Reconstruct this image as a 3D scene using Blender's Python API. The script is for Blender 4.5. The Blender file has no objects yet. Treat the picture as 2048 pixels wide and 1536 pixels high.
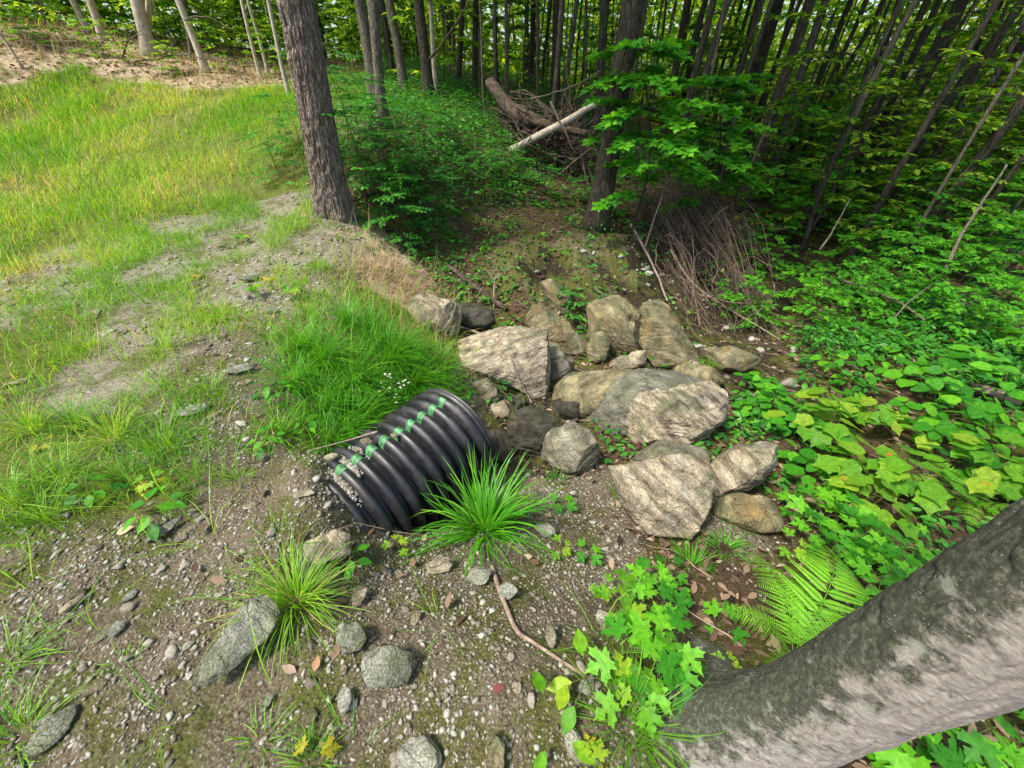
import bpy, bmesh, math, random
import numpy as np
rng = np.random.default_rng(11)
random.seed(5)
sc = bpy.context.scene
C = sc.collection
# ------------------------------------------------------------------ camera
FPX, PITCH, CAMZ = 760.0, math.radians(39.2), 1.65
cd = bpy.data.cameras.new('camera'); cam = bpy.data.objects.new('camera', cd); C.objects.link(cam)
cam.location = (0, 0, CAMZ); cam.rotation_euler = (math.pi/2-PITCH, 0, 0)
cd.sensor_width = 36; cd.lens = FPX/2048*36; cd.clip_start = .02; cd.clip_end = 600
sc.camera = cam
# ------------------------------------------------------------------ light
SUN_EL, SUN_AZ = math.radians(60), math.radians(-115)     # azimuth from +Y towards +X
w = bpy.data.worlds.new("World"); sc.world = w; w.use_nodes = True
nt = w.node_tree; bg = nt.nodes['Background']
sky = nt.nodes.new('ShaderNodeTexSky'); sky.sky_type = 'NISHITA'; sky.sun_disc = False
sky.sun_elevation = SUN_EL; sky.sun_rotation = SUN_AZ
sky.dust_density = 3.0; sky.ozone_density = .6
nt.links.new(sky.outputs[0], bg.inputs[0]); bg.inputs[1].default_value = .15
sd = bpy.data.lights.new('sun', 'SUN'); sun = bpy.data.objects.new('sun', sd); C.objects.link(sun)
sd.energy = 3.4; sd.angle = math.radians(10); sd.color = (1, .94, .82)
sun.rotation_euler = (math.pi/2-SUN_EL, 0, math.pi-SUN_AZ)
sc.view_settings.view_transform = 'Standard'; sc.view_settings.look = 'None'
sc.view_settings.exposure = .95; sc.view_settings.gamma = 1
sc.cycles.max_bounces = 8; sc.cycles.diffuse_bounces = 4; sc.cycles.transmission_bounces = 4
sc.cycles.use_denoising = True

# ------------------------------------------------------------------ maths helpers
CP = np.array([0, 0, CAMZ]); cF = np.array([0, math.cos(PITCH), -math.sin(PITCH)])
cU = np.array([0, math.sin(PITCH), math.cos(PITCH)]); cR = np.array([1., 0, 0])
def ray(px, py): return cF+(px-1024)/FPX*cR-(py-768)/FPX*cU
def proj(P):
    d = np.asarray(P, float)-CP; z = d@cF; z = np.where(np.abs(z) < 1e-6, 1e-6, z)
    return 1024+FPX*(d@cR)/z, 768-FPX*(d@cU)/z, z
def at(px, py, y):
    d = ray(px, py); return CP+d*(y/d[1])
def nrm(v):
    v = np.asarray(v, float); return v/np.maximum(np.linalg.norm(v, axis=-1, keepdims=True), 1e-9)
def _h(ix, iy, iz, s):
    n = (ix*374761393+iy*668265263+iz*1274126177+s*974634777) & 0xffffffff
    n = ((n ^ (n >> 13))*1274126177) & 0xffffffff
    n = (n ^ (n >> 16)) & 0xffff
    return n/32767.5-1
def noise(P, f=1.0, s=0, oc=1):
    P = np.asarray(P, float)
    if P.shape[-1] == 2: P = np.concatenate([P, np.zeros(P.shape[:-1]+(1,))], -1)
    out = 0; amp = 1; tot = 0
    for o in range(oc):
        Q = P*f; i = np.floor(Q).astype(np.int64); t = Q-i; t = t*t*t*(t*(t*6-15)+10)
        v = 0
        for a in (0, 1):
            for b in (0, 1):
                for c in (0, 1):
                    wgt = (t[..., 0] if a else 1-t[..., 0])*(t[..., 1] if b else 1-t[..., 1])*(t[..., 2] if c else 1-t[..., 2])
                    v = v+wgt*_h(i[..., 0]+a, i[..., 1]+b, i[..., 2]+c, s+o)
        out = out+amp*v; tot += amp; amp *= .5; f *= 2.03
    return out/tot

# ------------------------------------------------------------------ terrain
# (px, py, z, biome)   g stony soil, r pale gravel, m meadow, l leaf litter, s moss, d dark stream bed, b dry bank, v herbs
CT = [(0,1536,0,'g'),(350,1536,0,'g'),(700,1536,0,'g'),(1000,1530,0,'g'),(1250,1536,-.01,'g'),(300,1300,-.01,'g'),(700,1300,-.03,'g'),
(950,1300,-.06,'g'),(1100,1300,-.1,'g'),(1230,1400,-.08,'g'),(1300,1300,-.22,'s'),(1380,1380,-.2,'s'),(150,1150,-.02,'g'),(450,1100,-.06,'g'),(600,1180,-.08,'g'),
(800,1180,-.18,'g'),(950,1150,-.27,'g'),(1090,1180,-.3,'g'),(1200,1200,-.38,'g'),(560,1000,-.08,'g'),(640,985,-.06,'g'),(700,1085,-.2,'g'),(760,1100,-.33,'g'),
(840,1080,-.47,'g'),(965,1060,-.5,'g'),(1050,1000,-.74,'g'),(1080,1080,-.52,'g'),(1130,930,-.98,'d'),(1190,1010,-.85,'g'),(1250,1100,-.62,'g'),(1350,1110,-.68,'l'),
(1450,1080,-.72,'g'),(1420,1200,-.52,'l'),(1560,1280,-.45,'l'),(1640,1180,-.62,'l'),(1800,1100,-.7,'l'),(1950,1050,-.75,'l'),(1240,900,-1.1,'l'),(1560,1000,-.95,'l'),
(1430,900,-1.05,'l'),(1700,950,-1.0,'l'),(1950,900,-1.0,'l'),(1600,850,-1.15,'l'),(1850,780,-1.15,'l'),(2048,700,-1.2,'l'),(1500,760,-1.35,'d'),(1650,700,-1.35,'l'),
(1400,660,-1.45,'d'),(1540,600,-1.6,'d'),(1590,530,-1.62,'d'),(1580,450,-1.6,'d'),(1560,390,-1.55,'l'),(1750,600,-1.4,'l'),(1950,560,-1.35,'l'),(1800,450,-1.4,'l'),(2048,450,-1.35,'l'),
(1450,500,-1.3,'l'),(1480,560,-1.5,'d'),(1700,350,-1.4,'l'),(1950,330,-1.3,'l'),(1480,360,-1.3,'l'),
(1000,890,-1.12,'d'),(1080,800,-1.16,'d'),(1130,740,-1.2,'d'),(1200,725,-1.2,'l'),(1300,720,-1.25,'d'),(1160,650,-1.15,'l'),(1250,600,-1.12,'d'),(1350,600,-1.3,'d'),
(1020,640,-1.02,'l'),(1000,600,-.95,'l'),(1100,580,-1.0,'d'),(1200,568,-1.04,'d'),(1050,548,-.72,'s'),(1120,545,-.7,'s'),(1200,540,-.7,'s'),(1270,542,-.76,'s'),(1060,566,-.98,'d'),(1130,562,-1.0,'d'),(1270,562,-1.06,'d'),(1290,570,-1.1,'d'),(950,650,-.9,'l'),
(1050,520,-.68,'s'),(1150,515,-.66,'s'),(1260,505,-.68,'s'),(940,540,-.72,'l'),(880,560,-.62,'l'),(860,510,-.6,'l'),(950,470,-.52,'l'),(1080,460,-.48,'l'),(1200,450,-.55,'l'),
(1000,400,-.2,'v'),(1100,400,-.27,'l'),(1180,380,-.3,'l'),(900,420,-.15,'v'),(820,440,-.2,'v'),(760,440,-.12,'l'),(1000,330,.18,'v'),(1100,340,.02,'v'),(900,330,.35,'v'),(800,330,.5,'v'),
(780,250,.95,'v'),(900,250,.8,'v'),(1000,250,.65,'v'),(1080,290,.3,'l'),(900,190,1.2,'v'),(980,200,1.0,'v'),(850,165,1.45,'v'),(750,180,1.3,'v'),(1250,420,-.6,'l'),(1300,380,-.6,'l'),(1330,460,-.95,'l'),
(1400,420,-1.05,'l'),(1280,330,-.2,'l'),(1170,290,.15,'l'),
(820,590,-.42,'b'),(780,520,-.25,'b'),(720,460,-.02,'b'),(700,430,.08,'b'),(660,425,.15,'r'),(560,420,.17,'r'),(640,500,.02,'r'),(500,500,.05,'r'),(350,480,.1,'r'),(200,520,.04,'r'),(100,600,.02,'r'),(0,700,0,'m'),
(400,600,.0,'r'),(620,600,-.08,'r'),(760,620,-.28,'m'),(850,700,-.5,'m'),(880,800,-.68,'g'),(800,760,-.42,'m'),(700,720,-.2,'m'),(600,700,-.1,'m'),(450,720,-.04,'g'),(250,750,-.02,'r'),(500,850,-.08,'g'),(300,900,-.04,'g'),
(100,900,-.02,'m'),(200,1000,-.03,'m'),(600,860,-.14,'m'),(680,840,-.22,'m'),(780,770,-.38,'m'),
(500,390,.25,'m'),(300,400,.25,'m'),(100,430,.15,'m'),(0,500,.08,'m'),(600,350,.4,'m'),(400,330,.42,'m'),(200,330,.4,'m'),(0,350,.35,'m'),(500,270,.75,'m'),(300,270,.7,'m'),(100,270,.65,'m'),
(560,200,1.15,'m'),(400,210,1.1,'m'),(200,220,1.0,'m'),(0,230,.95,'m')]
CW = [(-11,12,1.45,'m'),(-8,14.2,1.62,'b'),(-10,13.4,1.85,'b'),(-12.5,12.4,2.05,'b'),(-6.5,14.6,1.58,'b'),(-11,15,2.1,'b'),(-14,14.5,2.5,'b'),(-16,13,2.5,'b'),(-18,18,3.2,'l'),(-10,20,2.2,'l'),(-13,17,2.6,'b'),(-5.5,15.5,1.62,'m'),(-3,16,1.7,'v'),(-4,13.5,1.45,'m'),
(-20,11,1.9,'b'),(-22,6,1.0,'m'),(-2,20,1.8,'l'),(-8,30,2.0,'l'),(3,24,.8,'l'),(1.2,17,1.2,'v'),(5,20,0,'l'),(6,30,0,'l'),(12,22,-.9,'l'),(25,30,-.6,'l'),(12,40,0,'l'),(-20,50,3,'l'),(30,60,1,'l'),(0,60,1.5,'l'),(-40,30,4,'l'),(45,30,0,'l'),(30,8,-1.0,'l'),(12,3,-1.1,'l'),(30,0,-1.0,'l'),
(6,-5,-.8,'l'),(2.5,.2,-.45,'l'),(1.4,.1,-.2,'l'),(1.3,.5,-.35,'l'),(2,1.0,-.62,'l'),(-5,-2,0,'r'),(-10,0,0,'r'),(0,-3,0,'g'),(-2.5,.3,0,'g'),(-30,-10,0,'m'),(10,-20,-.5,'l'),(-10,-20,0,'r'),(60,60,0,'l'),(-60,60,5,'l'),(0,90,2,'l')]
# ground beside, under and over the culvert: position along the axis
PO = np.array([-.516, 2.033, -.581]); PA = nrm(np.array([.59048, .80309, -.0799])); PP = .104; PR = .42
PS = np.array([.81, -.59, 0])
def onpipe(k, side, z): q = PO+PA*PP*(k-8)+PS*side; return (q[0], q[1], z, 'g')
for k, zr, zl, zc in ((8, -1.0, -.56, -1.05), (6, -.86, -.42, -.95), (4, -.72, -.33, -.85), (2, -.55, -.25, -.6)):
    CW += [onpipe(k, .55, zr), onpipe(k, -.55, zl), onpipe(k, 0, zc)]
CW += [onpipe(9.6, 0, -1.1), onpipe(0.3, 0, -.35), onpipe(-1.0, -.05, -.04), onpipe(-2.5, 0, -.03), onpipe(-4, 0, -.02), onpipe(-.6, -.3, -.16), (-1.08, 1.41, -.03, 'g'), (-.98, 1.15, -.01, 'g'), (-1.1, 1.1, -.03, 'g'), (-.87, 1.03, -.11, 'g'), (-.95, .95, -.08, 'g'), (-1.2, .9, -.03, 'g'), (-.78, 1.03, -.3, 'g'), (-1.05, 1.28, .0, 'g')]
cp = []; cb = []
for px, py, z, b in CT:
    d = ray(px, py); t = (z-CAMZ)/d[2]; q = CP+d*t; cp.append((q[0], q[1], z)); cb.append(b)
for x, y, z, b in CW: cp.append((x, y, z)); cb.append(b)
cp = np.array(cp)
def _phi(r): return -np.sqrt(r*r+.02)
K = _phi(np.linalg.norm(cp[:, None, :2]-cp[None, :, :2], axis=-1)); n = len(cp)
A = np.zeros((n+3, n+3)); A[:n, :n] = K+np.eye(n)*.025; A[:n, n] = 1; A[:n, n+1:] = cp[:, :2]; A[n:, :n] = A[:n, n:].T
wr = np.linalg.solve(A, np.concatenate([cp[:, 2], [0, 0, 0]]))
BI = {c: np.array([b == c for b in cb], float) for c in 'grmlsdbv'}
def axis_pts(a, b, h, lo, hi, g=1.045):
    m = list(np.arange(a, b, h)); s = h; x = a
    while x > lo: s *= g; x -= s; m.insert(0, x)
    s = h; x = m[-1]
    while x < hi: s *= g; x += s; m.append(x)
    return np.array(m)
GX = axis_pts(-2.6, 2.6, .014, -75, 75); GY = axis_pts(-.4, 3.8, .014, -30, 110)
XX, YY = np.meshgrid(GX, GY, indexing='ij'); P2 = np.stack([XX, YY], -1).reshape(-1, 2)
def base_eval(P):
    out = np.empty(len(P)); bi = {c: np.empty(len(P)) for c in BI}
    wp = P+np.stack([noise(P, 1.6, 3, 2), noise(P, 1.6, 9, 2)], -1)*np.clip(.05+.06*np.linalg.norm(P, axis=1, keepdims=True), 0, .6)
    for i in range(0, len(P), 20000):
        q = P[i:i+20000]; r = np.linalg.norm(q[:, None]-cp[None, :, :2], axis=-1)
        out[i:i+20000] = _phi(r)@wr[:n]+wr[n]+q@wr[n+1:]
        r = np.linalg.norm(wp[i:i+20000][:, None]-cp[None, :, :2], axis=-1)
        W = 1/(r+.03)**3.5; W /= W.sum(1, keepdims=True)
        for c in BI: bi[c][i:i+20000] = W@BI[c]
    return out, bi
Z, BW = base_eval(P2)
rad = np.linalg.norm(P2, axis=1); near = np.exp(-(rad/6)**2)
rough = BW['g']+BW['d']*1.3+BW['l']*.8+BW['s']*1.2+BW['v']*.7+BW['b']+.25*BW['r']+.4*BW['m']
Z = Z+near*rough*(.018*noise(P2, 6, 21, 2)+.011*np.abs(noise(P2, 17, 22, 2))+.0045*noise(P2, 55, 23))
Z = Z+(1-near)*.07*noise(P2, .9, 25, 3)*np.clip(rad/12, 0, 1)+.03*noise(P2, 2.3, 26, 2)*rough*(1-.5*near)
led = BW['s']+BW['d']*.6; Z = Z+led*(.06*noise(P2, 4.5, 30, 3)+.045*np.abs(noise(P2, 11, 31, 3))+.018*noise(P2, 30, 32, 2))
ZG = Z.reshape(XX.shape)
def bil(G, x, y):
    fx = np.interp(x, GX, np.arange(len(GX))); fy = np.interp(y, GY, np.arange(len(GY)))
    i = np.minimum(fx.astype(int), len(GX)-2); j = np.minimum(fy.astype(int), len(GY)-2); u = fx-i; v = fy-j
    return G[i, j]*(1-u)*(1-v)+G[i+1, j]*u*(1-v)+G[i, j+1]*(1-u)*v+G[i+1, j+1]*u*v
def zat(x, y): return bil(ZG, np.asarray(x, float), np.asarray(y, float))
BG = {c: BW[c].reshape(XX.shape) for c in BW}
def biome(c, x, y): return bil(BG[c], x, y)
TT = np.geomspace(.5, 90, 900)
def G(px, py, h=0):
    d = ray(px, py); P = CP+TT[:, None]*d; below = P[:, 2] < zat(P[:, 0], P[:, 1])+h
    k = int(np.argmax(below)) if below.any() else len(TT)-1
    if k == 0: return P[0]
    a, b = TT[k-1], TT[k]
    for _ in range(12):
        m = (a+b)/2; q = CP+m*d
        if q[2] < zat(q[0], q[1])+h: b = m
        else: a = m
    return CP+b*d
def onground(x, y, h=0): return np.array([x, y, float(zat(x, y))+h])

# ------------------------------------------------------------------ mesh helpers
def build(name, V, F, mat=None, parent=None, col=None, smooth=False, mesh_only=False, attrs=None):
    """F: list of int arrays, each (n,k)"""
    me = bpy.data.meshes.new(name); V = np.asarray(V, np.float32).reshape(-1, 3)
    if not isinstance(F, list): F = [F]
    F = [np.asarray(f, np.int32) for f in F if len(f)]
    me.vertices.add(len(V)); me.vertices.foreach_set('co', V.ravel())
    lp = np.concatenate([f.ravel() for f in F]); tot = np.concatenate([np.full(len(f), f.shape[1], np.int32) for f in F])
    st = np.concatenate([[0], np.cumsum(tot)[:-1]]).astype(np.int32)
    me.loops.add(len(lp)); me.loops.foreach_set('vertex_index', lp)
    me.polygons.add(len(tot)); me.polygons.foreach_set('loop_start', st); me.polygons.foreach_set('loop_total', tot)
    if smooth: me.polygons.foreach_set('use_smooth', np.ones(len(tot), bool))
    def addc(nm, c):
        a = me.color_attributes.new(nm, 'FLOAT_COLOR', 'POINT'); c = np.asarray(c, np.float32)
        if c.ndim == 1: c = np.stack([c, c, c], -1)
        c = np.concatenate([c, np.ones((len(c), 1), np.float32)], 1); a.data.foreach_set('color', c.ravel())
    if col is not None: addc('Col', col)
    for k, v in (attrs or {}).items(): addc(k, v)
    me.update(calc_edges=True)
    if mat: me.materials.append(mat)
    if mesh_only: return me
    o = bpy.data.objects.new(name, me); C.objects.link(o)
    if parent: o.parent = parent
    return o
class Bag:
    def __init__(s): s.V = []; s.F = []; s.c = []; s.n = 0
    def add(s, V, F, c=None):
        V = np.asarray(V, float).reshape(-1, 3)
        for f in (F if isinstance(F, list) else [F]):
            if len(f): s.F.append(np.asarray(f)+s.n)
        s.V.append(V); s.n += len(V)
        c = np.full(len(V), .5) if c is None else np.asarray(c, float)
        if c.ndim == 0: c = np.full(len(V), float(c))
        if c.ndim == 1: c = np.stack([c, np.zeros(len(c)), np.full(len(c), .5)], -1)
        s.c.append(c)
    def obj(s, name, mat, parent=None, smooth=False, mesh_only=False):
        return build(name, np.concatenate(s.V), s.F, mat, parent, np.concatenate(s.c), smooth, mesh_only)
def scat(tv, tf, pos, ax, up, size, bag, col=None, wid=None):
    pos = np.atleast_2d(pos); n = len(pos)
    if n == 0: return
    X = nrm(ax); Zv = np.asarray(up, float)+np.zeros_like(X); Zv = nrm(Zv-X*(X*Zv).sum(-1, keepdims=True)); Y = np.cross(Zv, X)
    size = np.broadcast_to(np.asarray(size, float), (n,)); wd = size if wid is None else size*wid
    V = (tv[None, :, 0:1]*X[:, None]*size[:, None, None]+tv[None, :, 1:2]*Y[:, None]*wd[:, None, None]+tv[None, :, 2:3]*Zv[:, None]*size[:, None, None])+pos[:, None]
    F = (tf[None]+(np.arange(n)*len(tv))[:, None, None]).reshape(-1, tf.shape[1])
    c = rng.random(n) if col is None else np.broadcast_to(np.asarray(col, float), (n,))
    bag.add(V, F, np.stack([np.repeat(c, len(tv)), np.tile(tv[:, 0], n), np.tile(tv[:, 1], n)+.5], -1))
def tube(path, rad, m=8, bag=None, col=None, rough=0, s=0):
    P = np.asarray(path, float); n = len(P); rad = np.broadcast_to(np.asarray(rad, float), (n,))
    T = nrm(np.gradient(P, axis=0)); ref = np.array([0, 0, 1.]) if abs(T[0][2]) < .9 else np.array([1., 0, 0])
    A = nrm(np.cross(T, ref)); B = np.cross(T, A); th = np.linspace(0, 2*np.pi, m, endpoint=False)
    V = P[:, None]+rad[:, None, None]*(np.cos(th)[None, :, None]*A[:, None]+np.sin(th)[None, :, None]*B[:, None])
    if rough:
        V = P[:, None]+(V-P[:, None])*(1+rough*noise(V*[1, 1, .5], 1.2/max(rad.mean(), 1e-3)*.5, s, 2))[..., None]
    i = np.arange(n-1)[:, None]*m; j = np.arange(m)[None]; k = (j+1) % m
    F = np.stack([i+j, i+k, i+m+k, i+m+j], -1).reshape(-1, 4)
    F2 = np.array([list(range(m))[::-1], list(range((n-1)*m, n*m))])
    V = V.reshape(-1, 3)
    if bag is not None: bag.add(V, [F, F2], col)
    return V, [F, F2]
def smooth_path(pts, n=12, jit=0, s=0):
    pts = np.asarray(pts, float); t = np.linspace(0, len(pts)-1, n); out = np.empty((n, 3)); N = len(pts)
    for q, tt in enumerate(t):
        i = min(int(tt), N-2); u = tt-i; p0 = pts[max(i-1, 0)]; p1 = pts[i]; p2 = pts[i+1]; p3 = pts[min(i+2, N-1)]
        out[q] = .5*((2*p1)+(-p0+p2)*u+(2*p0-5*p1+4*p2-p3)*u*u+(-p0+3*p1-3*p2+p3)*u**3)
    if jit: out += jit*np.stack([noise(out, 3, s+k, 2) for k in range(3)], -1)
    return out
def fan(outline, fold=.0, droop=0, cx=None):
    o = np.array(outline, float); V = np.zeros((len(o)+1, 3)); V[1:, :2] = o; V[0, :2] = o.mean(0)*[1, 0] if cx is None else (cx, 0)
    V[:, 2] = np.abs(V[:, 1])*fold-droop*V[:, 0]**2
    m = len(o); F = np.array([[0, 1+i, 1+(i+1) % m] for i in range(m)]); return V, F
def mirror(h): return h+[(x, -y) for x, y in h[::-1] if abs(y) > 1e-6]
L_OV = fan(mirror([(0, 0), (.15, .16), (.35, .27), (.55, .26), (.78, .14), (1, 0)]), .22, .12)
L_OV2 = fan(mirror([(0, 0), (.3, .2), (.6, .2), (1, 0)]), .2, .1)
L_RD = fan(mirror([(0.06, 0), (0, .16), (.08, .32), (.3, .43), (.55, .42), (.78, .28), (.92, .12), (1, 0)]), .1, .14)
L_SM = fan(mirror([(0.04, 0), (0, .14), (.08, .3), (.3, .4), (.45, .4), (.62, .5), (.66, .34), (.74, .2), (.84, .1), (1, 0)]), .12, .16)
L_MP = fan(mirror([(0, 0), (-.05, .08), (-.13, .17), (-.05, .2), (-.08, .37), (.05, .31), (.13, .25), (.2, .36), (.22, .5), (.33, .47), (.5, .62), (.5, .47), (.59, .42), (.5, .29), (.41, .13), (.53, .14), (.61, .26), (.68, .18), (.76, .15), (.8, .07), (1, 0)]), .14, .16, .3)
L_DIA = fan([(0, 0), (.5, .28), (1, 0), (.5, -.28)], .2, .05)
def rsph(n): return nrm(rng.normal(size=(n, 3)))
def ico(sub):
    bm = bmesh.new(); bmesh.ops.create_icosphere(bm, subdivisions=sub, radius=1)
    V = np.array([v.co[:] for v in bm.verts]); F = np.array([[v.index for v in f.verts] for f in bm.faces]); bm.free(); return V, F
ICO = {s: ico(s) for s in (1, 2, 4, 6)}
def blades(base, L, az, el, curve, wid, bag, seg=4, col=None):
    base = np.atleast_2d(base); n = len(base); P = np.empty((n, seg+1, 3)); P[:, 0] = base
    side = np.stack([-np.sin(az), np.cos(az), np.zeros(n)], -1); dr = rng.normal(0, .55, n)
    for i in range(seg):
        a2 = az+dr*(i/seg)**1.5; h = np.stack([np.cos(a2), np.sin(a2), np.zeros(n)], -1)
        a = el-curve*((i+.5)/seg)**1.3
        P[:, i+1] = P[:, i]+(L/seg)[:, None]*(np.cos(a)[:, None]*h+np.sin(a)[:, None]*np.array([0, 0, 1.]))
    wt = np.interp(np.linspace(0, 1, seg+1), [0, .25, .6, .85, 1], [.7, 1, .85, .5, .05])
    V = np.stack([P-side[:, None]*(wid[:, None]*wt)[..., None]*.5, P+side[:, None]*(wid[:, None]*wt)[..., None]*.5], 2).reshape(-1, 3)
    k = (np.arange(n)*(seg+1)*2)[:, None]+np.arange(seg)[None]*2
    F = np.stack([k, k+1, k+3, k+2], -1).reshape(-1, 4)
    c = rng.random(n) if col is None else np.broadcast_to(col, (n,)); bag.add(V, F, np.repeat(c, (seg+1)*2))
    return P

# ------------------------------------------------------------------ materials
def newmat(name):
    m = bpy.data.materials.new(name); m.use_nodes = True; N = m.node_tree.nodes; Lk = m.node_tree.links
    return m, N, Lk, N['Principled BSDF'], N['Material Output']
def nd(N, t, **kw):
    x = N.new(t)
    for k, v in kw.items():
        if k in x.inputs: x.inputs[k].default_value = v
        else: setattr(x, k, v)
    return x
def ramp(N, stops, interp='LINEAR'):
    r = N.new('ShaderNodeValToRGB'); r.color_ramp.interpolation = interp; e = r.color_ramp.elements
    while len(e) < len(stops): e.new(.5)
    for el, (p, c) in zip(e, stops): el.position = p; el.color = (*c, 1) if len(c) == 3 else c
    return r
def mix(N, Lk, f, a, b, mode='MIX'):
    x = N.new('ShaderNodeMix'); x.data_type = 'RGBA'; x.blend_type = mode
    for s, v in ((0, f), (6, a), (7, b)):
        if isinstance(v, (int, float)): x.inputs[s].default_value = v
        elif isinstance(v, tuple): x.inputs[s].default_value = (*v, 1)
        else: Lk.new(v, x.inputs[s])
    return x.outputs[2]
def leafmat(name, stops, trans=.45, rough=.5, spec=.3, jitter=.25, spots=None, veins=None):
    m, N, Lk, B, O = newmat(name)
    a0 = nd(N, 'ShaderNodeAttribute', attribute_name='Col'); oi = N.new('ShaderNodeObjectInfo'); at_ = N.new('ShaderNodeSeparateColor'); Lk.new(a0.outputs['Color'], at_.inputs[0])
    ma = nd(N, 'ShaderNodeMath', operation='MULTIPLY_ADD'); Lk.new(oi.outputs['Random'], ma.inputs[0]); ma.inputs[1].default_value = jitter
    sb = nd(N, 'ShaderNodeMath', operation='SUBTRACT'); Lk.new(at_.outputs[0], sb.inputs[0]); sb.inputs[1].default_value = jitter/2
    Lk.new(sb.outputs[0], ma.inputs[2])
    r = ramp(N, stops); Lk.new(ma.outputs[0], r.inputs[0]); c = r.outputs[0]
    if spots:
        tc = N.new('ShaderNodeNewGeometry'); nz = nd(N, 'ShaderNodeTexNoise', Scale=spots[1], Detail=3.0); Lk.new(tc.outputs['Position'], nz.inputs['Vector'])
        rr = ramp(N, [(spots[2], (0, 0, 0)), (spots[2]+.06, (1, 1, 1))]); Lk.new(nz.outputs[0], rr.inputs[0]); c = mix(N, Lk, rr.outputs[0], c, spots[0])
    if veins:
        def mt(op, a, b=0., c_=0.):
            x = nd(N, 'ShaderNodeMath', operation=op)
            for q, v in enumerate((a, b, c_)):
                if isinstance(v, (int, float)): x.inputs[q].default_value = v
                else: Lk.new(v, x.inputs[q])
            return x.outputs[0]
        u = at_.outputs[1]; v = mt('ABSOLUTE', mt('SUBTRACT', at_.outputs[2], .5)); mid = mt('LESS_THAN', v, .014)
        if veins == 'palm':
            an = mt('ARCTAN2', v, mt('ADD', u, .01)); d1 = mt('ABSOLUTE', mt('SUBTRACT', an, .82)); d2 = mt('ABSOLUTE', mt('SUBTRACT', an, 1.75)); rdn = mt('SQRT', mt('ADD', mt('MULTIPLY', u, u), mt('MULTIPLY', v, v)))
            side = mt('LESS_THAN', mt('MULTIPLY', mt('MINIMUM', d1, d2), rdn), .011)
            fr_ = mt('FRACT', mt('MULTIPLY', mt('SUBTRACT', rdn, mt('MULTIPLY', mt('MINIMUM', mt('MINIMUM', d1, d2), an), .5)), 7.0)); fine = mt('MULTIPLY', mt('LESS_THAN', fr_, .13), .45)
        else:
            side = mt('MULTIPLY', mt('LESS_THAN', mt('FRACT', mt('MULTIPLY', mt('SUBTRACT', u, mt('MULTIPLY', v, .9)), 7.5)), .11), .7); fine = side
        vm = mt('MAXIMUM', mid, mt('MAXIMUM', side, fine)); c = mix(N, Lk, mt('MULTIPLY', vm, .4), c, mix(N, Lk, 1.0, c, (2.2, 1.6, 2.0), 'MULTIPLY'))
        g2 = N.new('ShaderNodeNewGeometry'); nz2 = nd(N, 'ShaderNodeTexNoise', Scale=45.0, Detail=3.0); Lk.new(g2.outputs['Position'], nz2.inputs['Vector']); r5 = ramp(N, [(.3, (.7, .7, .7)), (.7, (1.2, 1.2, 1.2))]); Lk.new(nz2.outputs[0], r5.inputs[0]); c = mix(N, Lk, 1.0, c, r5.outputs[0], 'MULTIPLY')
        hb = mt('MULTIPLY_ADD', vm, -.6, nz2.outputs[0]); bp2 = nd(N, 'ShaderNodeBump', Strength=.6, Distance=.004); Lk.new(hb, bp2.inputs['Height']); Lk.new(bp2.outputs[0], B.inputs['Normal'])
    Lk.new(c, B.inputs['Base Color']); B.inputs['Roughness'].default_value = rough; B.inputs['Specular IOR Level'].default_value = spec
    tr = N.new('ShaderNodeBsdfTranslucent'); c2 = mix(N, Lk, 1.0, c, (1.7, 1.35, .6), 'MULTIPLY'); Lk.new(c2, tr.inputs[0])
    mx = N.new('ShaderNodeMixShader'); mx.inputs[0].default_value = trans; Lk.new(B.outputs[0], mx.inputs[1]); Lk.new(tr.outputs[0], mx.inputs[2])
    Lk.new(mx.outputs[0], O.inputs[0]); return m
M = {}
M['maple'] = leafmat('maple_leaf', [(0, (.03, .18, .012)), (.5, (.06, .3, .015)), (1, (.14, .45, .02))], veins='palm')
M['bright'] = leafmat('bright_leaf', [(0, (.08, .28, .012)), (.6, (.15, .4, .02)), (1, (.3, .48, .03))], veins='palm')
M['yellowleaf'] = leafmat('yellowing_leaf', [(0, (.36, .4, .03)), (1, (.6, .45, .06))], veins='palm')
M['dark'] = leafmat('dark_leaf', [(0, (.018, .09, .012)), (.6, (.03, .15, .018)), (1, (.05, .22, .025))], .4)
M['ash'] = leafmat('shrub_leaf', [(0, (.022, .13, .02)), (.6, (.045, .24, .022)), (1, (.1, .36, .025))], .35, .4, .4, veins='pin')
M['under'] = leafmat('understory_leaf', [(0, (.03, .18, .012)), (.5, (.065, .31, .015)), (1, (.15, .46, .02))], .5, veins='pin')
M['far'] = leafmat('far_leaf', [(0, (.035, .13, .01)), (.5, (.1, .28, .015)), (1, (.45, .65, .05))], .65)
M['spotted'] = leafmat('spotted_leaf', [(0, (.07, .25, .015)), (.7, (.14, .35, .02)), (1, (.25, .4, .03))], .45, .5, .3, .25, ((.45, .2, .03), 9.0, .68), 'pin')
M['fern'] = leafmat('fern_leaf', [(0, (.13, .4, .02)), (1, (.27, .58, .035))], .5)
M['grass'] = leafmat('grass_blade', [(0, (.06, .2, .008)), (.5, (.13, .34, .015)), (.85, (.26, .5, .03)), (1, (.42, .4, .1))], .4, .45, .35)
M['lush'] = leafmat('lush_blade', [(0, (.045, .2, .01)), (.6, (.085, .34, .012)), (.95, (.2, .46, .03)), (1, (.4, .33, .12))], .4, .4, .4)
M['meadow'] = leafmat('meadow_blade', [(0, (.07, .25, .008)), (.45, (.17, .4, .015)), (.8, (.33, .5, .04)), (.93, (.5, .46, .14)), (1, (.58, .46, .22))], .4, .6, .2)
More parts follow.
